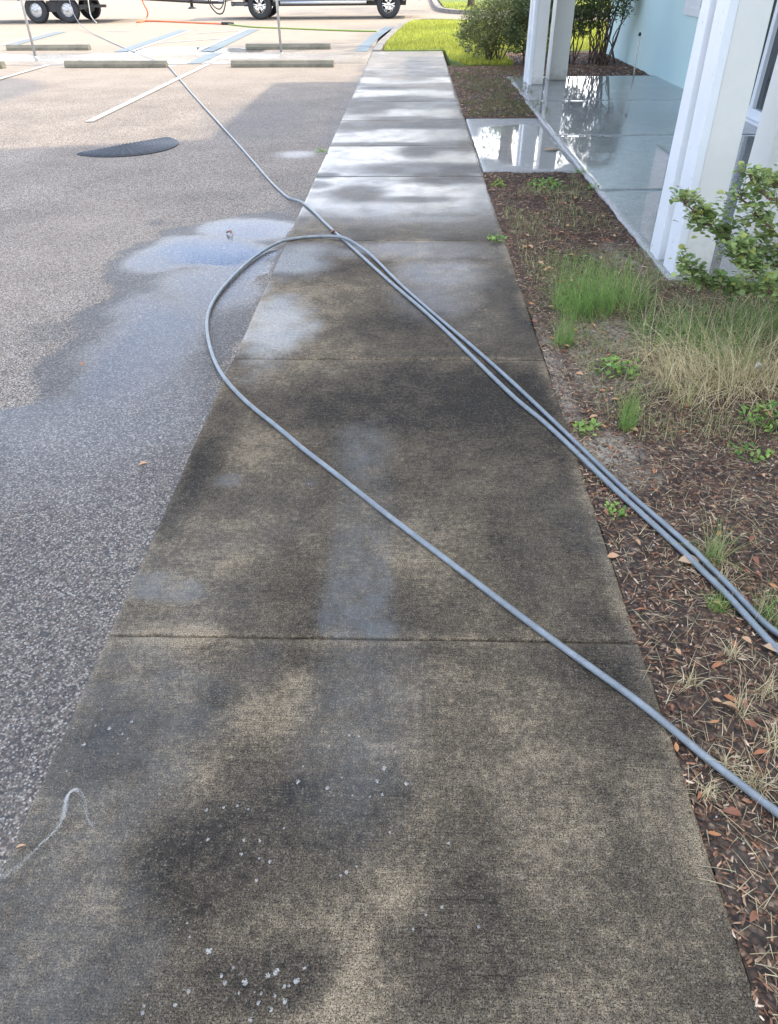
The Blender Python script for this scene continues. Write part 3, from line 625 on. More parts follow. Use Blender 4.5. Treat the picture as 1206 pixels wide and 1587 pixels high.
hB = [(1200, 983), (1140, 921), (1086, 872, .004), (1062.6, 852), (1002, 797), (951.5, 747), (901, 698), (844, 643), (800, 601), (738, 545), (668, 485.5), (618, 441), (579, 401.5), (556, 386, .012), (532, 374.5, .02), (500, 369.5), (473, 370), (435, 376), (398, 395), (365, 424), (336, 457), (321, 490), (323, 527.5), (335, 565), (352, 594), (385.6, 629), (435, 668.5), (468.5, 697.5), (520, 737), (600, 801), (700, 877), (790, 946), (880, 1013), (985, 1088), (1060, 1150), (1130, 1206), (1206, 1265), (1330, 1362)]
tY = 28.6; up = PY(104, -12, tY)
hose('pressure_hose', hA+turn+hB, .0098, M_HOSE, 'long blue-grey pressure hose looping across the wet sidewalk from the trailer', extra=[(up.x-.3, tY+.5, up.z+.25), up, PY(113, 20, 27.6)])
o3 = [(228, 30.5), (222, 34), (212, 34.6), (216, 32.8), (240, 33), (300, 35.5), (352, 37.8)]
uo = PY(219, -8, 29.8)
hose('orange_hose', o3, .022, M_ORANGE, 'orange hose dropping from the trailer and lying on the parking lot', extra=[uo, PY(222, 4, 29.8), PY(229, 20, 29.9)], n=8)
hose('green_hose', [(354, 37.9), (380, 41), (398, 42.5), (440, 44), (500, 46.5), (560, 48.5), (584, 48.6)], .02, M_GREENH, 'thin green hose running from the orange hose to the lawn curb', n=8)
cpl = G(353, 37.8); m = MB(); m.tube([(cpl.x-.2, cpl.y, .03), (cpl.x+.2, cpl.y, .03)], .04, 8); tag(m.build('hose_coupling', M_BLACK, None, True), 'dark coupling joining the orange and green hoses', 'coupling')

# ================= vehicles =================
def wheel(parent, x, y, r, wd_, side, kind):
    m = MB(); ri = r*.58; h = wd_/2
    m.lathe([(ri, -h*.8), (r*.8, -h), (r*.95, -h*.92), (r, -h*.6), (r, h*.6), (r*.95, h*.92), (r*.8, h), (ri, h*.8), (ri*.97, 0)], (0, 0, 0), 'Y', 40)
    o = m.build('wheel', M_TYRE, parent, True); o.location = (x, y, r-.012)
    g = MB(); k = 7 if kind == 'alloy' else 8; f = -side*h*.55
    g.lathe([(ri, -h*.75), (ri, h*.75), (ri*.93, h*.75), (ri*.93, -h*.75)], (0, 0, 0), 'Y', 40)
    if kind == 'alloy':
        for i in range(6):
            a = 2*math.pi*i/6
            for da in (-.17, .17):
                p0 = Vector((math.cos(a+da*.6)*ri*.22, -side*-h*.0+side*h*.5, math.sin(a+da*.6)*ri*.22)); p1 = Vector((math.cos(a+da)*ri*.95, side*h*.62, math.sin(a+da)*ri*.95))
                g.tube([p0, p1], [ri*.1, ri*.09], 6)
        g.lathe([(ri*.3, side*h*.35), (ri*.3, side*h*.62), (ri*.14, side*h*.72), (.0, side*h*.72)], (0, 0, 0), 'Y', 20)
        rim = g.build('rim', M_CHROME, o, True); b = MB(); b.lathe([(ri*.92, side*h*.2), (ri*.92, side*h*.24)], (0, 0, 0), 'Y', 24); b.build('brake_disc', M_BLACK, o)
    else:
        n = 24; disc = [(ri*.93, side*h*.3), (ri*.8, side*h*.5), (ri*.5, side*h*.45), (ri*.3, side*h*.55), (0, side*h*.55)]
        g.lathe(disc, (0, 0, 0), 'Y', n); g.lathe([(ri*.2, side*h*.5), (ri*.2, side*h*.95), (ri*.12, side*h*1.05), (0, side*h*1.05)], (0, 0, 0), 'Y', 16)
        b = g
        for i in range(8):
            a = 2*math.pi*i/8; cxx, czz = math.cos(a)*ri*.66, math.sin(a)*ri*.66
            b.lathe([(.026, side*h*.5), (.026, side*h*.56), (.0, side*h*.56)], (cxx, 0, czz), 'Y', 8)
            cxx, czz = math.cos(a+.4)*ri*.36, math.sin(a+.4)*ri*.36; b.lathe([(.012, side*h*.5), (.012, side*h*.72), (.0, side*h*.72)], (cxx, 0, czz), 'Y', 6)
        g.build('rim', M_GALV, o, True)
    return o
TY = 29.95
a1, a2 = G(402, 30), G(600, 28.5); xr, xf = a1.x+.05, a2.x+.05
tr = empty('pickup_truck', (xr, TY, 0)); tag(tr, 'grey pickup truck with chrome wheels and running board parked across the lot', 'pickup truck')
wb = xf-xr; wr = .405
def arch(cx_, r_, n=12): return [(cx_-r_*math.cos(math.pi*i/n), max(.47, .40+r_*math.sin(math.pi*i/n))) for i in range(n+1)]
prof = [(-1.15, .62), (-.56, .55)]+arch(0, .5)+[(.56, .5), (wb-.56, .5)]+arch(wb, .5)+[(wb+.56, .5), (wb+.95, .55), (wb+1.0, .95), (wb+.85, 1.2), (wb-.55, 1.28), (wb-1.25, 1.92), (wb-3.0, 1.95), (wb-3.2, 1.38), (-1.15, 1.32)]
m = MB(); m.prism(prof, 0.0, 1.95); m.build('body', M_CAR, tr, bevel=.03)
m = MB(); m.box(-.6, wb+.6, .35, 1.6, .36, .6); m.build('chassis', M_BLACK, tr)
m = MB(); m.tube([(.75, -.08, .47), (wb-.75, -.08, .47)], .05, 12); m.build('running_board', M_GALV, tr, True)
m = MB(); m.box(-1.42, -1.15, .05, 1.9, .5, .72); m.build('rear_bumper', M_GALV, tr, bevel=.02)
m = MB(); m.box(wb+1.0, wb+1.12, .02, 1.93, .5, .75); m.build('front_bumper', M_GALV, tr, bevel=.03)
m = MB(); m.tube([(-.2, .22, .44), (-.95, .2, .44)], .06, 12); m.tube([(-.93, .2, .44), (-1.0, .2, .44)], .07, 12); m.build('exhaust_pipe', M_STEEL, tr, True)
m = MB(); m.prism([(wb-2.95, 1.4), (wb-1.95, 1.4), (wb-1.95, 1.85), (wb-2.85, 1.85)], -.006, .02); m.build('side_window', M_GLASS, tr)
m = MB(); m.prism([(wb-1.88, 1.4), (wb-.8, 1.4), (wb-1.3, 1.82), (wb-1.88, 1.85)], -.006, .02); m.build('side_window', M_GLASS, tr)
m = MB(); m.box(-1.95, -1.42, .9, 1.0, .42, .5); m.build('tow_hitch', M_BLACK, tr)
for s_, yy in ((-1, .14), (1, 1.82)):
    wheel(tr, 0, yy, wr, .27, s_, 'alloy'); wheel(tr, wb, yy, wr, .27, s_, 'alloy')
# tandem trailer
q1, q2 = G(60, 36), G(106, 36); TX = q1.x; TYt = q1.y
tl = empty('tandem_trailer', (TX, TYt, 0)); tag(tl, 'tandem-axle utility trailer carrying a white water tank behind the pickup', 'trailer'); sp = q2.x-q1.x
for s_, yy in ((-1, .12), (1, 2.15)):
    for xx in (0, sp): wheel(tl, xx, yy, .375, .24, s_, 'steel')
m = MB(); m.box(-2.2, 3.0, -.05, .1, .63, .80); m.box(-2.2, 3.0, 2.2, 2.3, .63, .80); m.box(-2.2, -2.08, .1, 2.2, .63, .80); m.box(2.9, 3.0, .1, 2.2, .63, .80); m.build('frame', M_GALV, tl, bevel=.01)
m = MB(); m.box(-2.08, 2.9, .1, 2.2, .72, .78); m.build('deck', M_BLACK, tl)
m = MB(); m.box(-.08, .08, .2, 2.1, .33, .43); m.box(sp-.08, sp+.08, .2, 2.1, .33, .43); m.box(.35, sp-.35, .15, .35, .3, .6); m.box(sp+.35, sp+1.3, .1, .2, .42, .5, (sp+.35, sp+1.3, .1, .2)); m.build('axles', M_BLACK, tl)
m = MB(); m.prism([(-.5, .62), (-.42, .84), (sp+.42, .84), (sp+.5, .62), (sp+.46, .62), (sp+.4, .81), (-.4, .81), (-.46, .62)], -.08, .2); m.build('fender', M_STEEL, tl)
m = MB(); m.lathe([(.0, -1.0), (.5, -.98), (.58, -.85), (.58, .85), (.5, .98), (.0, 1.0)], (0, 1.15, 1.4), 'X', 28); m.build('water_tank', M_WHITE, tl, True)
m = MB(); m.tube([(3.0, .3, .68), (5.6, 1.1, .5)], .05, 8); m.tube([(3.0, 2.0, .68), (5.6, 1.1, .5)], .05, 8); m.build('tongue', M_BLACK, tl)
jk = PY(298, 13.5, TYt+.9); m = MB(); jx = jk.x-TX; jz = jk.z
m.tube([(jx, .9, jz+.02), (jx, .9, jz+.75)], .05, 10); m.lathe([(.15, jz), (.13, jz+.03), (.05, jz+.07)], (jx, .9, 0), 'Z', 16); m.build('jack', M_BLACK, tl, True)
def px2(px, py): p = PY(px, py, TYt+1.0); return (p.x-TX, 1.0, p.z)
m = MB(); m.tube(smooth_path([px2(322, -6), px2(326, 8), px2(336, 20), px2(345, 20), px2(349, 8), px2(350, -6)], 6), .022, 7); m.tube(smooth_path([px2(324, -6), px2(330, 8), px2(340, 14), px2(346, 6), px2(347, -6)], 6), .018, 7); m.build('cable', M_BLACK, tl, True)
m = MB(); m.tube(smooth_path([(a, -.1, c) for a, b_, c in (px2(154, -6), px2(156, 8), px2(158, 20), px2(163, 28))], 6)+[Vector((px2(172, 32)[0], -.4, .02))], .016, 6); m.build('drain_line', M_WHITE, tl, True)

# ================= vegetation =================
def ribbon(P0, D, length, width, droop, nseg=4):
    """vectorised grass blades. P0 (n,3) roots, D (n,3) start directions"""
    n = len(P0); side = np.cross(D, np.array([0, 0, 1.0])); side += rng.normal(0, .15, side.shape); side /= np.linalg.norm(side, axis=1)[:, None]+1e-9
    V = np.zeros((n, nseg+1, 2, 3)); p = P0.copy(); d = D/np.linalg.norm(D, axis=1)[:, None]
    for i in range(nseg+1):
        w = (width*(1-(i/nseg)**1.6)*.5+.0002)[:, None]; V[:, i, 0] = p-side*w; V[:, i, 1] = p+side*w
        p = p+d*(length/nseg)[:, None]; d = d-np.array([0, 0, 1.0])*(droop/nseg)[:, None]; d /= np.linalg.norm(d, axis=1)[:, None]
    idx = np.arange(n*(nseg+1)*2).reshape(n, nseg+1, 2)
    F_ = np.stack([idx[:, :-1, 0], idx[:, :-1, 1], idx[:, 1:, 1], idx[:, 1:, 0]], -1).reshape(-1, 4)
    return V.reshape(-1, 3), F_, (nseg+1)*2
def blades(name, P0, L_, W_, lean, droop, c0, c1, cvar=.2, leandir=None, nseg=4):
    n = len(P0); a = rng.uniform(0, 2*np.pi, n); t_ = np.abs(rng.normal(0, lean, n))
    D = np.stack([np.cos(a)*np.sin(t_), np.sin(a)*np.sin(t_), np.cos(t_)], 1)
    if leandir is not None: D += np.array(leandir)
    L2 = L_*rng.uniform(.5, 1.15, n); V, F_, k = ribbon(P0, D, L2, W_*rng.uniform(.6, 1.2, n)*np.where(rng.uniform(0, 1, n) < .12, 2.0, 1), droop*rng.uniform(.4, 1.6, n), nseg)
    m_ = rng.uniform(0, 1, (n, 1)); c = np.array(c0)*(1-m_)+np.array(c1)*m_; c = c*rng.uniform(1-cvar, 1+cvar, (n, 1))
    return V, F_, np.repeat(c, k, 0)
def bedz(x, y): return bed_h(np.asarray(x, float), np.asarray(y, float))
GREEN = ((.12, .24, .05), (.32, .46, .13)); STRAW = ((.52, .41, .22), (.80, .69, .45)); OLIVE = ((.22, .27, .09), (.52, .49, .25)); LIME = ((.16, .30, .05), (.28, .42, .1))
def tuft(px, py, n, rad, L_, W_, lean, droop, pal, label, ld=None, cat='grass tuft', group='wild grass tufts in the planting bed', mixin=None):
    c = G(px, py); a = rng.uniform(0, 2*np.pi, n); r_ = rad*np.sqrt(rng.uniform(0, 1, n)); x = a*0+r_*np.cos(a); y = r_*np.sin(a)
    z = bedz(c.x+x, c.y+y)-bedz([c.x], [c.y])[0]; z0 = float(bedz([c.x], [c.y])[0])
    V, F_, cc = blades('g', np.stack([x, y, z-.004], 1), L_, W_, lean, droop, pal[0], pal[1], .25, ld)
    if mixin is not None:
        k = int(n*mixin[2]); i = rng.choice(n, k, False); cc = cc.reshape(n, -1, 3); cc[i] = (np.array(mixin[0])+(np.array(mixin[1])-np.array(mixin[0]))*rng.uniform(0, 1, (k, 1)))[:, None, :]; cc = cc.reshape(-1, 3)
    o = link('grass_tuft' if cat == 'grass tuft' else cat.replace(' ', '_'), npmesh('tuft', V, F_, None, cc), M_BLADE, smooth=True); o.location = (c.x, c.y, z0)
    tag(o, label, cat, group); return o
TW = .0017
tuft(905, 480, 650, .17, .3, .0016, .5, 1.3, GREEN, 'large fine green grass tuft beside the dark sidewalk edge', (-.1, 0, 0))
tuft(872, 535, 150, .05, .2, TW, .33, .8, GREEN, 'small bright green grass tuft just below the large green one')
tuft(965, 470, 330, .15, .24, TW, .5, 1, GREEN, 'green grass tuft between the large tuft and the column', mixin=(STRAW[0], STRAW[1], .1))
tuft(1035, 520, 480, .2, .28, TW, .85, 1.6, GREEN, 'blue-green wispy grass tuft in front of the nearest column', mixin=(STRAW[0], STRAW[1], .2))
tuft(972, 658, 130, .035, .2, TW, .2, .4, GREEN, 'narrow upright green grass tuft alone in the mulch')
tuft(1090, 600, 560, .2, .42, .0017, 1.05, 2.0, STRAW, 'big dry straw-coloured grass clump in the middle of the bed', (-.2, .1, 0), mixin=(OLIVE[0], OLIVE[1], .15))
tuft(1020, 575, 170, .12, .3, .0017, 1.15, 2.0, STRAW, 'flattened pale dry grass clump left of the big straw clump', (-.35, 0, 0))
tuft(1180, 590, 480, .18, .40, .0017, 1.0, 2.0, STRAW, 'dry straw grass clump at the right edge by the white litter', mixin=(OLIVE[0], OLIVE[1], .15))
tuft(1120, 560, 420, .17, .32, TW, .55, 1.2, OLIVE, 'half green half dry grass clump rising behind the straw clump', mixin=(GREEN[0], GREEN[1], .55))
tuft(1180, 510, 480, .2, .28, TW, .85, 1.6, GREEN, 'green grass clump under the leafy shrub', mixin=(STRAW[0], STRAW[1], .25))
tuft(1105, 868, 95, .03, .17, .0015, .6, 1.0, OLIVE, 'thin olive grass tuft just above the big tan leaf', mixin=(GREEN[0], GREEN[1], .4))
tuft(1110, 938, 90, .028, .06, .0014, .6, .8, LIME, 'tiny bright green grass tuft beside the paired hoses')
tuft(1195, 960, 120, .05, .12, .0014, .6, 1, GREEN, 'green grass tuft at the right edge above the hose end', mixin=(STRAW[0], STRAW[1], .3))
for a, b_, L_, lb in [(1128, 1185, .09, 'dry straw tuft touching the upper side of the single hose'), (1180, 1215, .1, 'dry straw tuft just above the single hose at the right edge'), (1190, 1070, .09, 'dry straw tuft at the right edge midway between the hoses'), (1135, 1015, .09, 'dry straw tuft in the mulch below the end of the paired hoses'), (1095, 1230, .07, 'dry straw tuft below the single hose close to the sidewalk'), (1070, 1060, .08, 'dry straw tuft beside the sidewalk just above the single hose'), (1150, 1100, .1, 'dry straw tuft in the middle of the mulch between the hoses'), (1200, 1150, .1, 'dry straw tuft half cut off by the right edge above the hose'), (1120, 900, .1, 'dry straw tuft right of the big tan leaf')]:
    tuft(a, b_, 55, .022, L_, .0013, 1.0, 1.8, STRAW, lb, None, 'dry grass tuft', 'small dry tufts on the mulch')
def leafmesh(L_, W_, fold=.25, curl=.15, stalk=.12, n=4):
    vs = [(0, 0, 0)]; rows = [(.0, .12)]
    prof_ = [(stalk, .06), (.3, .62), (.52, 1.0), (.75, .88), (.92, .45), (1.0, .04)]; V = []
    for t_, w in prof_:
        zz = curl*L_*(t_-.5)**2*-1
        V += [(-w*W_/2, t_*L_, zz+w*W_*fold*.5), (0, t_*L_, zz), (w*W_/2, t_*L_, zz+w*W_*fold*.5)]
    F_ = []
    for i in range(len(prof_)-1):
        b_ = 3*i; F_ += [(b_, b_+1, b_+4, b_+3), (b_+1, b_+2, b_+5, b_+4)]
    V += [(-.001, 0, 0), (.001, 0, 0)]; k = len(V); F_.append((k-2, k-1, 2, 0))
    return np.array(V), np.array(F_)
def euler_m(yaw, pitch, roll):
    cy_, sy, cp_, sp_, cr, sr_ = np.cos(yaw), np.sin(yaw), np.cos(pitch), np.sin(pitch), np.cos(roll), np.sin(roll)
    Rz_ = np.zeros((len(yaw), 3, 3)); Rz_[:, 0, 0] = cy_; Rz_[:, 0, 1] = -sy; Rz_[:, 1, 0] = sy; Rz_[:, 1, 1] = cy_; Rz_[:, 2, 2] = 1
    Rx_ = np.zeros_like(Rz_); Rx_[:, 0, 0] = 1; Rx_[:, 1, 1] = cp_; Rx_[:, 1, 2] = -sp_; Rx_[:, 2, 1] = sp_; Rx_[:, 2, 2] = cp_
    Ry_ = np.zeros_like(Rz_); Ry_[:, 1, 1] = 1; Ry_[:, 0, 0] = cr; Ry_[:, 0, 2] = sr_; Ry_[:, 2, 0] = -sr_; Ry_[:, 2, 2] = cr
    return Rz_ @ Rx_ @ Ry_
def scatter(base, faces, pos, scale, yaw, pitch, roll, col=None):
    n = len(pos); M_ = euler_m(yaw, pitch, roll)*np.asarray(scale).reshape(n, 1, -1) if np.ndim(scale) > 1 else euler_m(yaw, pitch, roll)*np.asarray(scale).reshape(n, 1, 1)
    V = np.einsum('nij,kj->nki', M_, base)+pos[:, None, :]; k = len(base)
    F_ = (faces[None]+(np.arange(n)*k)[:, None, None]).reshape(-1, faces.shape[1])
    return V.reshape(-1, 3), F_, (np.repeat(col, k, 0) if col is not None else None)
LV, LF = leafmesh(1, .55); U = rng.uniform
# ---- weeds: little plants with leaves
def weed(px, py, n, rad, size, c0, c1, label, z=None, h=.05):
    c = G(px, py); z0 = float(bedz([c.x], [c.y])[0]) if z is None else z
    r_ = rad*np.sqrt(U(0, 1, n)); a = U(0, 6.28, n); pos = np.stack([r_*np.cos(a), r_*np.sin(a), U(.002, h, n)*(1-.6*r_/rad)], 1)
    m_ = U(0, 1, (n, 1)); col = (np.array(c0)*(1-m_)+np.array(c1)*m_)*U(.7, 1.3, (n, 1))
    V, F_, cc = scatter(LV, LF, pos, size*U(.6, 1.3, n), U(0, 6.28, n), U(-.1, 1.0, n), U(-.4, .4, n), col)
    o = link('weed', npmesh('weed', V, F_, None, cc), M_LEAF, smooth=True); o.location = (c.x, c.y, z0)
    return tag(o, label, 'weed', 'small weeds in the planting bed')
G1, G2 = (.12, .27, .05), (.32, .46, .1)
weed(846, 288, 130, .16, .035, G1, G2, 'patch of bright green weed just below the link path', h=.08)
weed(770, 372, 50, .07, .03, G1, G2, 'green sprig growing in the sidewalk joint by the bed', z=.0, h=.03)
weed(770, 288, 40, .07, .03, (.2, .3, .04), (.3, .42, .08), 'yellow-green weed in the bed corner beside the walk')
weed(955, 578, 110, .11, .03, G1, G2, 'leafy light green weed left of the straw clump', h=.08)
weed(912, 660, 55, .05, .026, (.2, .32, .06), (.33, .44, .12), 'pale lime weed at the sidewalk edge above the hoses', h=.05)
weed(955, 795, 45, .04, .018, G1, G2, 'ferny little green weed tucked below the paired hoses', h=.02)
weed(1190, 650, 160, .12, .026, (.05, .15, .03), G2, 'green spreading weed at the right edge of the bed', h=.06)
weed(1165, 700, 60, .08, .022, (.05, .15, .03), G2, 'sparse green weed below the spreading weed', h=.04)
weed(900, 405, 70, .12, .024, (.12, .2, .05), (.25, .33, .09), 'olive green weed above the large grass tuft', h=.04)
weed(985, 350-90, 30, .08, .03, G1, G2, 'small green weed along the porch floor edge', h=.05) if False else None
weed(900, 268, 30, .06, .03, G1, G2, 'green weed in the corner of the link path and porch', h=.06)
weed(918, 292, 30, .05, .03, G1, G2, 'low green weed against the porch floor edge', h=.05)
weed(497, 235, 40, .07, .028, G1, G2, 'green weed at the asphalt edge beside the small puddle', z=-.012, h=.06)
tuft(600, 100-4, 10, .03, .03, .003, .5, .5, LIME, 'x') if False else None
# ---- bed litter
def inbed(n, y0, y1, x0=SX1, x1=2.2, holes=True, pw=1.0):
    x = U(x0, x1, n); y = y0+(y1-y0)*U(0, 1, n)**pw
    if holes: k = ~((x > 1.56) & (y > 4.34)); x, y = x[k], y[k]
    return x, y
bv = np.array([(-.5, -.15, -.5), (.2, -.5, -.5), (.5, .05, -.5), (-.3, .45, -.5), (-.45, -.1, .3), (.2, -.35, .5), (.42, .05, .2), (-.25, .32, .5)])
bf = np.array([(4, 5, 6, 7), (0, 1, 5, 4), (1, 2, 6, 5), (2, 3, 7, 6), (3, 0, 4, 7)])
PALC = np.array([(.045, .024, .016), (.095, .046, .027), (.165, .08, .044), (.26, .13, .07), (.36, .225, .14), (.1, .07, .055), (.52, .39, .28)])
def chips(name, n, y0, y1, size, label, x0=SX1-.004, x1=2.3, pw=1.4, far=False):
    x, y = inbed(n, y0, y1, x0, x1, y0 < 5, pw); n = len(x); z = bedz(x, y)+U(.0, .008, n)
    sc = np.stack([size*U(.5, 1.8, n), size*U(.18, .5, n), size*U(.08, .16, n)], 1)
    c = PALC[rng.choice(7, n, p=[.15, .22, .22, .17, .1, .09, .05])]*U(.7, 1.3, (n, 1))
    V, F_, cc = scatter(bv, bf, np.stack([x, y, z], 1), sc, U(0, 6.28, n), U(-.3, .3, n), U(-.35, .35, n), c)
    return tag(link(name, npmesh(name, V, F_, None, cc), M_CHIP), kind='stuff')
chips('bark_mulch', 32000, .3, 4.3, .0165, '', pw=1.5)
chips('bark_mulch', 6500, 4.3, 7.15, .024, '', x1=1.57, pw=1)
chips('bark_mulch', 5000, 10.02, 15.5, .04, '', x1=1.8, pw=1)
chips('bark_mulch', 3000, 14.0, 18, .05, '', x0=1.7, x1=4.04, pw=1)
for o in [o for o in bpy.data.objects if o.name.startswith('bark_mulch')]: o['label'] = 'brown bark mulch covering the planting bed'; 
def straws(name, n, y0, y1, L_, W_, x1=2.2, pal=STRAW, lean=1.45, pw=1.3, x0=SX1+.01):
    x, y = inbed(n, y0, y1, x0, x1, y0 < 5, pw); P0 = np.stack([x, y, bedz(x, y)+U(.004, .012, len(x))], 1)
    a = U(0, 6.28, len(x)); el = U(.02, .25, len(x)); D = np.stack([np.cos(a)*np.cos(el), np.sin(a)*np.cos(el), np.sin(el)], 1)
    V, F_, k = ribbon(P0, D, L_*U(.3, 1.3, len(x)), W_*U(.6, 1.4, len(x)), U(.05, .5, len(x)), 4)
    m_ = U(0, 1, (len(x), 1)); c = np.array(pal[0])*(1-m_)+np.array(pal[1])*m_; c *= U(.45, 1.1, (len(x), 1))
    return tag(link(name, npmesh(name, V, F_, None, np.repeat(c, k, 0)), M_BLADE), kind='stuff')
straws('dry_grass_litter', 7000, .35, 3.6, .06, .0013); straws('dry_grass_litter', 3600, 3.4, 7.1, .12, .0022, 1.57, ((.2, .15, .09), (.42, .33, .2)), pw=1)
straws('dry_grass_litter', 1800, 10.05, 15.4, .16, .005, 1.85, ((.2, .17, .08), (.32, .27, .14)), pw=1)
# sparse green ground growth in the beds
def sparse(n, y0, y1, x0, x1, L_, W_, pal, th=.5, seed=0, zoff=0):
    x, y = inbed(n, y0, y1, x0, x1, y0 < 5, 1.0); k = fbm(x, y, 2.5, 3, 300+seed) > th; x, y = x[k], y[k]
    V, F_, cc = blades('s', np.stack([x, y, bedz(x, y)-.002], 1), L_, W_, .7, 1, pal[0], pal[1], .3)
    return tag(link('sparse_grass', npmesh('sparse_grass', V, F_, None, cc), M_BLADE), kind='stuff')
sparse(6000, 2.5, 4.3, .8, 2.3, .09, .0016, OLIVE, .47); sparse(5200, 4.2, 7.1, .72, 1.5, .05, .003, OLIVE, .5, 3); sparse(1500, 3.3, 4.8, .8, 1.9, .12, .0018, GREEN, .45, 5)
sparse(7000, 10.1, 16, .72, 1.8, .06, .006, ((.1, .13, .035), (.24, .24, .09)), .47, 8)
# fallen leaves, each its own
leafs = []
for k in range(4):
    v_, f_ = leafmesh(1, .32+.05*k, .5+.2*k, [.5, -.6, .9, -.3][k]); col = np.tile(np.array([(.36, .14, .06), (.44, .2, .085), (.24, .1, .055), (.5, .3, .17)][k]), (len(v_), 1)); me = npmesh('fallen_leaf', v_, f_, None, col); me.materials.append(M_CHIP)
    me.polygons.foreach_set('use_smooth', [True]*len(me.polygons)); leafs.append(me)
def leaf(x, y, z, s, yaw, k, label, group=None, cat='leaf', name='fallen_leaf', pitch=0, roll=0):
    o = bpy.data.objects.new(name, leafs[k] if isinstance(k, int) else k); COL.objects.link(o); o.location = (x, y, z); o.scale = (s, s, s); o.rotation_euler = (pitch, roll, yaw); tag(o, label, cat, group); return o
LB = 'rust-brown fallen leaf lying loose on the bark mulch right of the sidewalk'
n_ = 250; k_ = 0
while k_ < n_:
    y_ = .45+3.6*random.random()**1.7; x_ = SX1+.01+random.random()**1.1*1.1
    leaf(x_, y_, float(bedz([x_], [y_])[0])+.012, random.uniform(.022, .045), random.uniform(0, 6.28), random.randrange(4), LB, 'fallen leaves on the mulch', pitch=random.uniform(-.25, .3), roll=random.uniform(-.5, .5)); k_ += 1
for i in range(40):
    y_ = random.uniform(4.2, 7); x_ = random.uniform(.72, 1.45)
    leaf(x_, y_, float(bedz([x_], [y_])[0])+.012, random.uniform(.035, .06), random.uniform(0, 6.28), random.choice([0, 3, 3]), LB, 'fallen leaves on the mulch', pitch=random.uniform(-.2, .2), roll=random.uniform(-.4, .4))
v_, f_ = leafmesh(1, .5, .2, .3); bigl = npmesh('tan_leaf', v_, f_, None, np.tile(np.array([(.42, .28, .17)]), (len(v_), 1))); bigl.materials.append(M_CHIP); bigl.polygons.foreach_set('use_smooth', [True]*len(bigl.polygons))
g_ = G(1049, 862, .03); leaf(g_.x, g_.y, .015, .078, R(-68-20), bigl, 'large oval tan leaf resting on the paired hoses', None, 'leaf', 'dead_leaf', .0, .15)
g_ = G(1182, 992, .03); leaf(g_.x, g_.y, .012, .07, R(-110), bigl, 'tan leaf at the right edge lying on the hose end', None, 'leaf', 'dead_leaf', .05, .1)
g_ = G(838, 233); leaf(g_.x, g_.y, .008, .2, R(-85), bigl, 'tan leaf lying in the puddle on the link path', None, 'leaf', 'dead_leaf')
g_ = G(362, 361); leaf(g_.x, g_.y, -.006, .07, R(60), leafs[2], 'dark curled leaf in the blue puddle on the asphalt', None, 'leaf', 'dead_leaf', .12)
g_ = G(129, 565); leaf(g_.x, g_.y, -.008, .04, R(40), leafs[0], 'single red-brown leaf on the wet asphalt at far left', None, 'leaf', 'dead_leaf', .3)
g_ = G(212, 720); leaf(g_.x, g_.y, -.008, .04, R(-70), leafs[3], 'small orange leaf on the asphalt near the sidewalk edge', None, 'leaf', 'dead_leaf', .1)
g_ = G(509, 362); leaf(g_.x, g_.y, .005, .08, R(-80), leafs[2], 'brown leaf beside the crossing of the hoses', None, 'leaf', 'dead_leaf', .1)
g_ = G(18, 1320); leaf(g_.x, g_.y, -.006, .03, R(-60), leafs[3], 'orange-brown leaf on the coarse asphalt at lower left', None, 'leaf', 'dead_leaf', .1)
v_, f_ = leafmesh(1, .6, .9, 1.2); wl = npmesh('white_litter', v_, f_, None, np.tile(np.array([(.75, .75, .72)]), (len(v_), 1))); wl.materials.append(M_CHIP)
g_ = G(1163, 583); leaf(g_.x, g_.y, float(bedz([g_.x], [g_.y])[0])+.05, .055, R(-80), wl, 'curled white scrap of litter in the dry grass', None, 'litter', 'litter_scrap')
# bright small debris: shell and stone bits
n = 260; x, y = inbed(n, .5, 5, SX1, 2.0, True, 1.5); c = np.tile([[.5, .47, .42]], (len(x), 1))*U(.6, 1.2, (len(x), 1))
V, F_, cc = scatter(bv, bf, np.stack([x, y, bedz(x, y)+.009], 1), np.stack([U(.003, .008, len(x)), U(.003, .006, len(x)), U(.002, .004, len(x))], 1), U(0, 6.28, len(x)), U(-.3, .3, len(x)), U(-.3, .3, len(x)), c)
tag(link('shell_grit', npmesh('shell_grit', V, F_, None, cc), M_CHIP), kind='stuff')
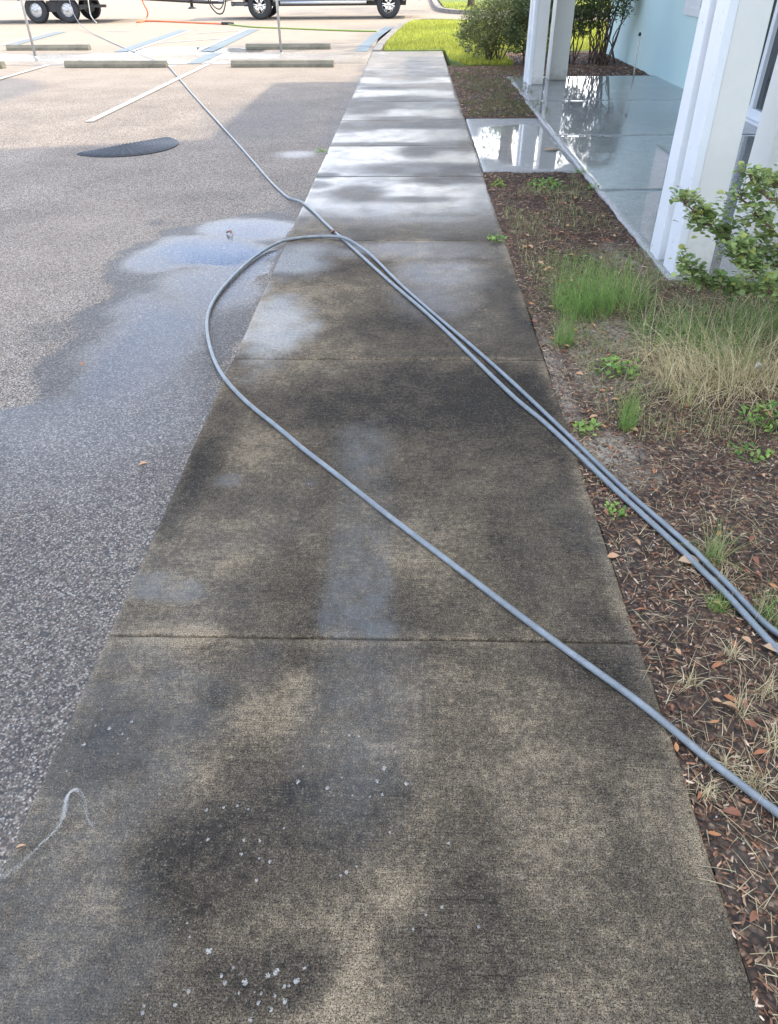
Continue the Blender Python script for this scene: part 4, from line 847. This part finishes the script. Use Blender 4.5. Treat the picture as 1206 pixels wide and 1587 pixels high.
# ---- foam dots on the walk
dots = [(324, 1474, 6), (380, 1522, 6), (428, 1506, 6), (415, 1513, 5), (460, 1520, 6), (441, 1530, 4), (472, 1500, 4), (401, 1555, 4), (441, 1552, 5), (421, 1566, 4), (343, 1512, 4), (349, 1524, 4), (292, 1537, 4), (272, 1557, 4), (221, 1570, 4), (223, 1560, 3), (388, 1581, 4), (462, 1212, 6), (508, 1222, 5), (595, 1191, 6), (585, 1211, 5), (556, 1141, 4), (541, 1140, 4), (510, 1157, 3), (630, 1215, 5), (613, 1165, 3), (593, 1232, 4), (440, 1284, 3), (403, 1303, 4), (378, 1302, 4), (374, 1324, 4), (322, 1301, 4), (320, 1256, 4), (347, 1252, 4), (368, 1249, 4), (385, 1255, 3), (402, 1330, 3), (418, 1336, 4), (398, 1365, 4), (538, 1352, 5), (528, 1357, 3), (553, 1343, 3), (604, 1290, 3), (685, 1406, 4), (660, 1418, 3), (640, 1440, 3), (742, 1437, 3), (130, 1154, 5), (114, 1129, 3), (148, 1125, 3), (170, 1129, 5), (204, 1119, 4), (183, 1168, 3), (190, 1138, 3), (198, 1145, 3), (103, 1195, 3), (250, 1151, 2), (248, 1068, 3), (173, 1080, 2), (158, 1099, 3), (294, 1452, 3), (290, 1431, 3), (450, 1444, 2), (245, 1170, 2), (370, 1540, 3), (395, 1538, 2), (405, 1540, 3), (426, 1544, 3), (448, 1528, 3), (362, 1500, 3), (695, 1307, 4), (478, 750, 4), (470, 1188, 3), (530, 1205, 3), (546, 1233, 3), (574, 1235, 3)]
fv, ff = [], []
def dome(x, y, r, z=.001):
    b_ = len(fv); k = 8
    for ri_, hz in ((1, 0), (.8, .28), (.45, .42)):
        for j in range(k): fv.append((x+r*ri_*math.cos(j*6.283/k), y+r*ri_*math.sin(j*6.283/k), z+r*hz))
    for i_ in range(2):
        for j in range(k): ff.append((b_+i_*k+j, b_+i_*k+(j+1) % k, b_+(i_+1)*k+(j+1) % k, b_+(i_+1)*k+j))
    ff.append((b_+2*k, b_+2*k+2, b_+2*k+4, b_+2*k+6))
for (a, b_, r_) in dots:
    g_ = G(a, b_); s_ = r_*.55/700; dome(g_.x, g_.y, s_*.95, -s_*.30)
    for j in range(int(6+r_*2.2)):
        q = random.uniform(0, 6.28); d_ = s_*(1 if random.random() < .6 else random.random()); dome(g_.x+d_*math.cos(q), g_.y+d_*math.sin(q)*1.1, s_*random.uniform(.18, .4))
arc = smooth_path([G(0, 1362), G(30, 1342), (G(62, 1310)), G(88, 1285), G(100, 1258), G(104, 1235), G(118, 1224), G(131, 1238), G(134, 1262), G(142, 1280)], 40)
for i, p in enumerate(arc):
    f_ = i/len(arc); wdt = .0012+.0022*abs(math.sin(f_*9+1)); dens = int(4+8*max(0, math.sin(f_*8.5+3.4))) if f_ < .72 else 2
    for j in range(dens): dome(p.x+random.gauss(0, wdt), p.y+random.gauss(0, wdt), random.uniform(.0004, .0009))
for (cx_, cy_, rx_, ry_, n_) in ((425, 508, 40, 36, 420), (452, 405, 36, 18, 160), (440, 425, 90, 60, 120)):
    for j in range(n_):
        a = random.uniform(0, 6.28); d_ = math.sqrt(random.random()); g_ = G(cx_+rx_*d_*math.cos(a), cy_+ry_*d_*math.sin(a))
        if g_.x > SX0+.01: dome(g_.x, g_.y, random.uniform(.0015, .0042)); 
for j in range(900):
    g_x, g_y = random.uniform(SX0, SX1), random.uniform(4.6, 9.5); dome(g_x, g_y, random.uniform(.0015, .0035))
for j in range(220):
    g_x, g_y = random.uniform(SX0, SX1), random.uniform(.55, 1.6); dome(g_x, g_y, random.uniform(.0006, .0014))
tag(link('soap_foam', npmesh('soap_foam', np.array(fv), np.array(ff)), M_FOAM, smooth=True), kind='stuff')

# ---- leafy shrub by the column
sh = empty('leafy_shrub', (1.62, 3.05, -.02)); tag(sh, 'twiggy shrub with small rounded light green leaves before the nearest column', 'shrub')
SY = 3.35
def sp_(px, py, dy=0.0): p = PY(px, py, SY+dy); return p
root = Vector((1.72, 3.0, -.02))
mains = [[root, sp_(1215, 470, -.1), sp_(1150, 455, .0), sp_(1095, 440, .05), sp_(1065, 415, .1)],
         [root, sp_(1230, 440, .0), sp_(1170, 400, .1), sp_(1120, 360, .1), sp_(1080, 330, .15), sp_(1062, 312, .15)],
         [root, sp_(1240, 420, .1), sp_(1200, 360, .1), sp_(1165, 320, .05), sp_(1145, 300, .0)],
         [root, sp_(1230, 500, -.2), sp_(1195, 450, -.2), sp_(1160, 410, -.15), sp_(1130, 390, -.1)],
         [root, sp_(1260, 400, -.1), sp_(1215, 330, .0), sp_(1180, 290, .0), sp_(1165, 276, .0)],
         [root, sp_(1280, 380, .1), sp_(1250, 320, .2), sp_(1215, 290, .2), sp_(1195, 282, .2)],
         [root, sp_(1300, 420, .2), sp_(1290, 350, .3), sp_(1270, 300, .4)], [root, sp_(1330, 430, .0), sp_(1340, 360, .0), sp_(1330, 300, .1)]]
m = MB(); tips = []; o_ = Vector(sh.location)
for b_ in mains:
    P = smooth_path(b_, 5); n = len(P); P = [p+Vector((random.gauss(0, .006), random.gauss(0, .006), random.gauss(0, .005))) for p in P]
    m.tube([p-o_ for p in P], [.007*(1-.75*i/n)+.001 for i in range(n)], 6)
    for i in range(7, n, 1):
        for _ in range(3 if b_ is not mains[4] else 2):
            d_ = Vector((random.gauss(-.2, 1), random.gauss(0, 1), random.gauss(.5, .7))).normalized()*random.uniform(.03, .09); e = P[i]+d_; mid = P[i]+d_*.5+Vector((0, 0, .008))
            m.tube([P[i]-o_, mid-o_, e-o_], [.0022, .0016, .001], 4); tips += [(e, d_), (mid, d_)]
    tips.append((P[-1], P[-1]-P[-2]))
m.build('branches', M_TWIG, sh, True)
pos, yw, pt_ = [], [], []
for e, d_ in tips:
    if PYbare := (e.z > .62 and random.random() < .55): continue
    for _ in range(6):
        q = random.uniform(0, 6.28); pos.append(e-o_+Vector((random.gauss(0, .018), random.gauss(0, .018), random.gauss(0, .016)))); yw.append(q); pt_.append(random.uniform(-.2, .9))
n = len(pos); m_ = U(0, 1, (n, 1)); col = np.array((.14, .22, .07))*(1-m_)+np.array((.42, .5, .2))*m_; yl = U(0, 1, n) < .1; col[yl] = (.42, .44, .12)
LV2, LF2 = leafmesh(1, .78, .2, .2); V, F_, cc = scatter(LV2, LF2, np.array([tuple(p) for p in pos]), U(.025, .042, n), np.array(yw), np.array(pt_), U(-.5, .5, n), col)
link('leaves', npmesh('leaves', V, F_, None, cc), M_LEAF, sh, True)
# ---- hedge bushes
qv = np.array([(-.5, 0, 0), (0, -.3, .06), (.5, 0, 0), (0, .3, .06)]); qf = np.array([(0, 1, 2, 3)])
def crown(blobs, n, size, c0, c1, hollow=.55, clump=.16):
    w = np.array([b_[3]*b_[4]*b_[5] for b_ in blobs]); k = rng.choice(len(blobs), n, p=w/w.sum()); B = np.array(blobs)[k]
    # leaves gather in sprays round random twig ends
    nc = max(12, n//14); kc = rng.choice(len(blobs), nc, p=w/w.sum()); Bc = np.array(blobs)[kc]
    d_ = rng.normal(0, 1, (nc, 3)); d_ /= np.linalg.norm(d_, axis=1)[:, None]; r_ = U(hollow, 1.08, nc)**.6
    C_ = Bc[:, :3]+d_*r_[:, None]*Bc[:, 3:6]; i = rng.integers(0, nc, n); shade = U(.65, 1.35, nc)[i]
    pos = C_[i]+rng.normal(0, 1, (n, 3))*clump*Bc[i, 3:6]*.55
    m_ = U(0, 1, (n, 1)); col = (np.array(c0)*(1-m_)+np.array(c1)*m_)*shade[:, None]
    return scatter(qv, qf, pos, size*U(.6, 1.4, n), U(0, 6.28, n), rng.normal(0, .9, n), rng.normal(0, .9, n), col)
def bush(x, y, blobs, n, size, label, stems=9, c0=(.065, .095, .035), c1=(.18, .22, .09), z=0, stemh=.5, name='hedge_shrub', cat='shrub', group='clipped shrubs of the hedge'):
    o = empty(name, (x, y, z)); tag(o, label, cat, group)
    V, F_, cc = crown(blobs, n, size, c0, c1); link('foliage', npmesh('foliage', V, F_, None, cc), M_LEAF, o)
    m = MB()
    for i in range(stems):
        b_ = random.choice(blobs); a = random.uniform(0, 6.28); e = Vector((b_[0]+random.gauss(0, .5)*b_[3], b_[1]+random.gauss(0, .5)*b_[4], b_[2]+random.uniform(-.3, .5)*b_[5])); s_ = Vector((random.gauss(0, .12), random.gauss(0, .08), -.03))
        P = [s_, s_.lerp(e, .4)+Vector((random.gauss(0, .05), random.gauss(0, .05), .02)), s_.lerp(e, .7)+Vector((random.gauss(0, .04), 0, 0)), e]; m.tube(smooth_path(P, 3), [.014*(1-.07*j) for j in range(10)], 5)
    m.build('stems', M_BARK, o, True); return o
bush(1.55, 16.1, [(0, 0, .62, .62, .55, .42), (.3, .1, .85, .45, .45, .35), (-.3, -.1, .45, .4, .4, .33)], 15000, .036, 'rounded yellow-green shrub at the left end of the hedge', 14, (.13, .15, .055), (.30, .32, .13))
bush(2.35, 15.9, [(-.15, -.1, .6, .5, .45, .5), (.1, .1, .9, .45, .45, .35)], 12000, .034, 'dark green dense shrub just left of the far white columns', 14)
bush(2.95, 16.0, [(0, 0, 1.05, .5, .45, .5), (.1, 0, .65, .35, .35, .25)], 8000, .036, 'dark hedge shrub seen between the two far columns', 14)
bush(3.55, 15.8, [(0, 0, 1.1, .45, .45, .48), (.15, .1, 1.5, .4, .4, .35), (-.2, 0, .8, .3, .3, .25)], 9000, .036, 'tall open shrub with bare stems beside the aqua wall', 26)
# ---- trees behind
def tree(x, y, h, r_, n, size, label, tr_=.12, c0=(.035, .07, .02), c1=(.10, .15, .05), lean=0.0, group='trees behind the hedge', th=.5):
    o = empty('broadleaf_tree', (x, y, 0)); tag(o, label, 'tree', group); m = MB()
    top = Vector((lean, 0, h*.75)); tp = smooth_path([(0, 0, -.05), (lean*.3+.05, 0, h*.3), (lean*.6-.05, .05, h*.5), top], 4); m.tube(tp, [tr_*(1-.055*i) for i in range(len(tp))], 10); bl = []
    for i in range(8):
        a = i*2.4+random.random(); s_ = tp[int(len(tp)*(.45+.06*i))-1] if int(len(tp)*(.45+.06*i))-1 < len(tp) else top
        e = Vector((lean+math.cos(a)*r_*random.uniform(.5, .85), math.sin(a)*r_*random.uniform(.5, .85), h*random.uniform(th, .92))); mid = s_.lerp(e, .5)+Vector((0, 0, .15))
        m.tube(smooth_path([s_, mid, e], 4), [tr_*.42*(1-.09*j) for j in range(9)], 6); bl.append((e.x, e.y, e.z, r_*.45, r_*.45, h*.13))
    bl.append((lean, 0, h*.9, r_*.5, r_*.5, h*.14)); m.build('trunk', M_BARK, o, True)
    V, F_, cc = crown(bl, n, size, c0, c1, .2, .3); link('crown', npmesh('crown', V, F_, None, cc), M_LEAF, o); return o
tt = PY(806, 5, 20.5)
tree(tt.x-.1, 20.5, 6.5, 2.2, 2200, .11, 'tree whose thick trunk shows above the hedge left of the columns', .2, th=.4)
tree(5.6, 22.5, 7.5, 2.6, 1300, .13, 'broad tree behind the hedge near the aqua building corner', .16, th=.38)
tree(7.6, 26, 8, 3.0, 3500, .14, 'taller tree further behind the aqua building corner', .18, th=.3)
tree(2.4, 36, 7, 2.8, 3000, .16, 'spreading tree standing on the far verge', .16, th=.45)
tree(-2, 66, 5.5, 3.5, 6000, .3, 'large tree at the far end of the lot beyond the truck', .3, th=.35)
tree(9, 70, 7, 4.5, 7000, .32, 'tall tree beyond the far verge', .35, th=.3)
tree(-14, 74, 6, 4.5, 6000, .34, 'wide tree at the far end of the lot beyond the trailer', .35, th=.3)
# ---- lawn grass
def inpoly(x, y, P):
    c = np.zeros(len(x), bool); n = len(P)
    for i in range(n):
        (ax, ay), (bx, by) = P[i], P[(i+1) % n]; c ^= ((ay > y) != (by > y)) & (x < (bx-ax)*(y-ay)/(by-ay+1e-12)+ax)
    return c
def lawn_grass(name, n, bx, poly_, L_, W_, z, pal, pw=1.6):
    x = U(bx[0], bx[1], n); y = bx[2]+(bx[3]-bx[2])*U(0, 1, n)**pw; k = inpoly(x, y, poly_); x, y = x[k], y[k]
    tn = fbm(x, y, .7, 4, 400)[:, None]; V, F_, cc = blades('l', np.stack([x, y, np.full(len(x), z)], 1), L_, W_, .45, .7, pal[0], pal[1], .2, nseg=2)
    cc = cc*np.repeat(.65+.7*tn, 6, 0); return tag(link(name, npmesh(name, V, F_, None, cc), M_BLADE), kind='stuff')
YG = ((.27, .30, .03), (.58, .57, .10))
lawn_grass('lawn_grass', 90000, (-.7, 8, 15.55, 28.5), LAWN, .075, .012, .018, YG)
lawn_grass('verge_grass', 15000, (1.3, 12, 31.6, 40), VERGE, .08, .02, .05, YG)
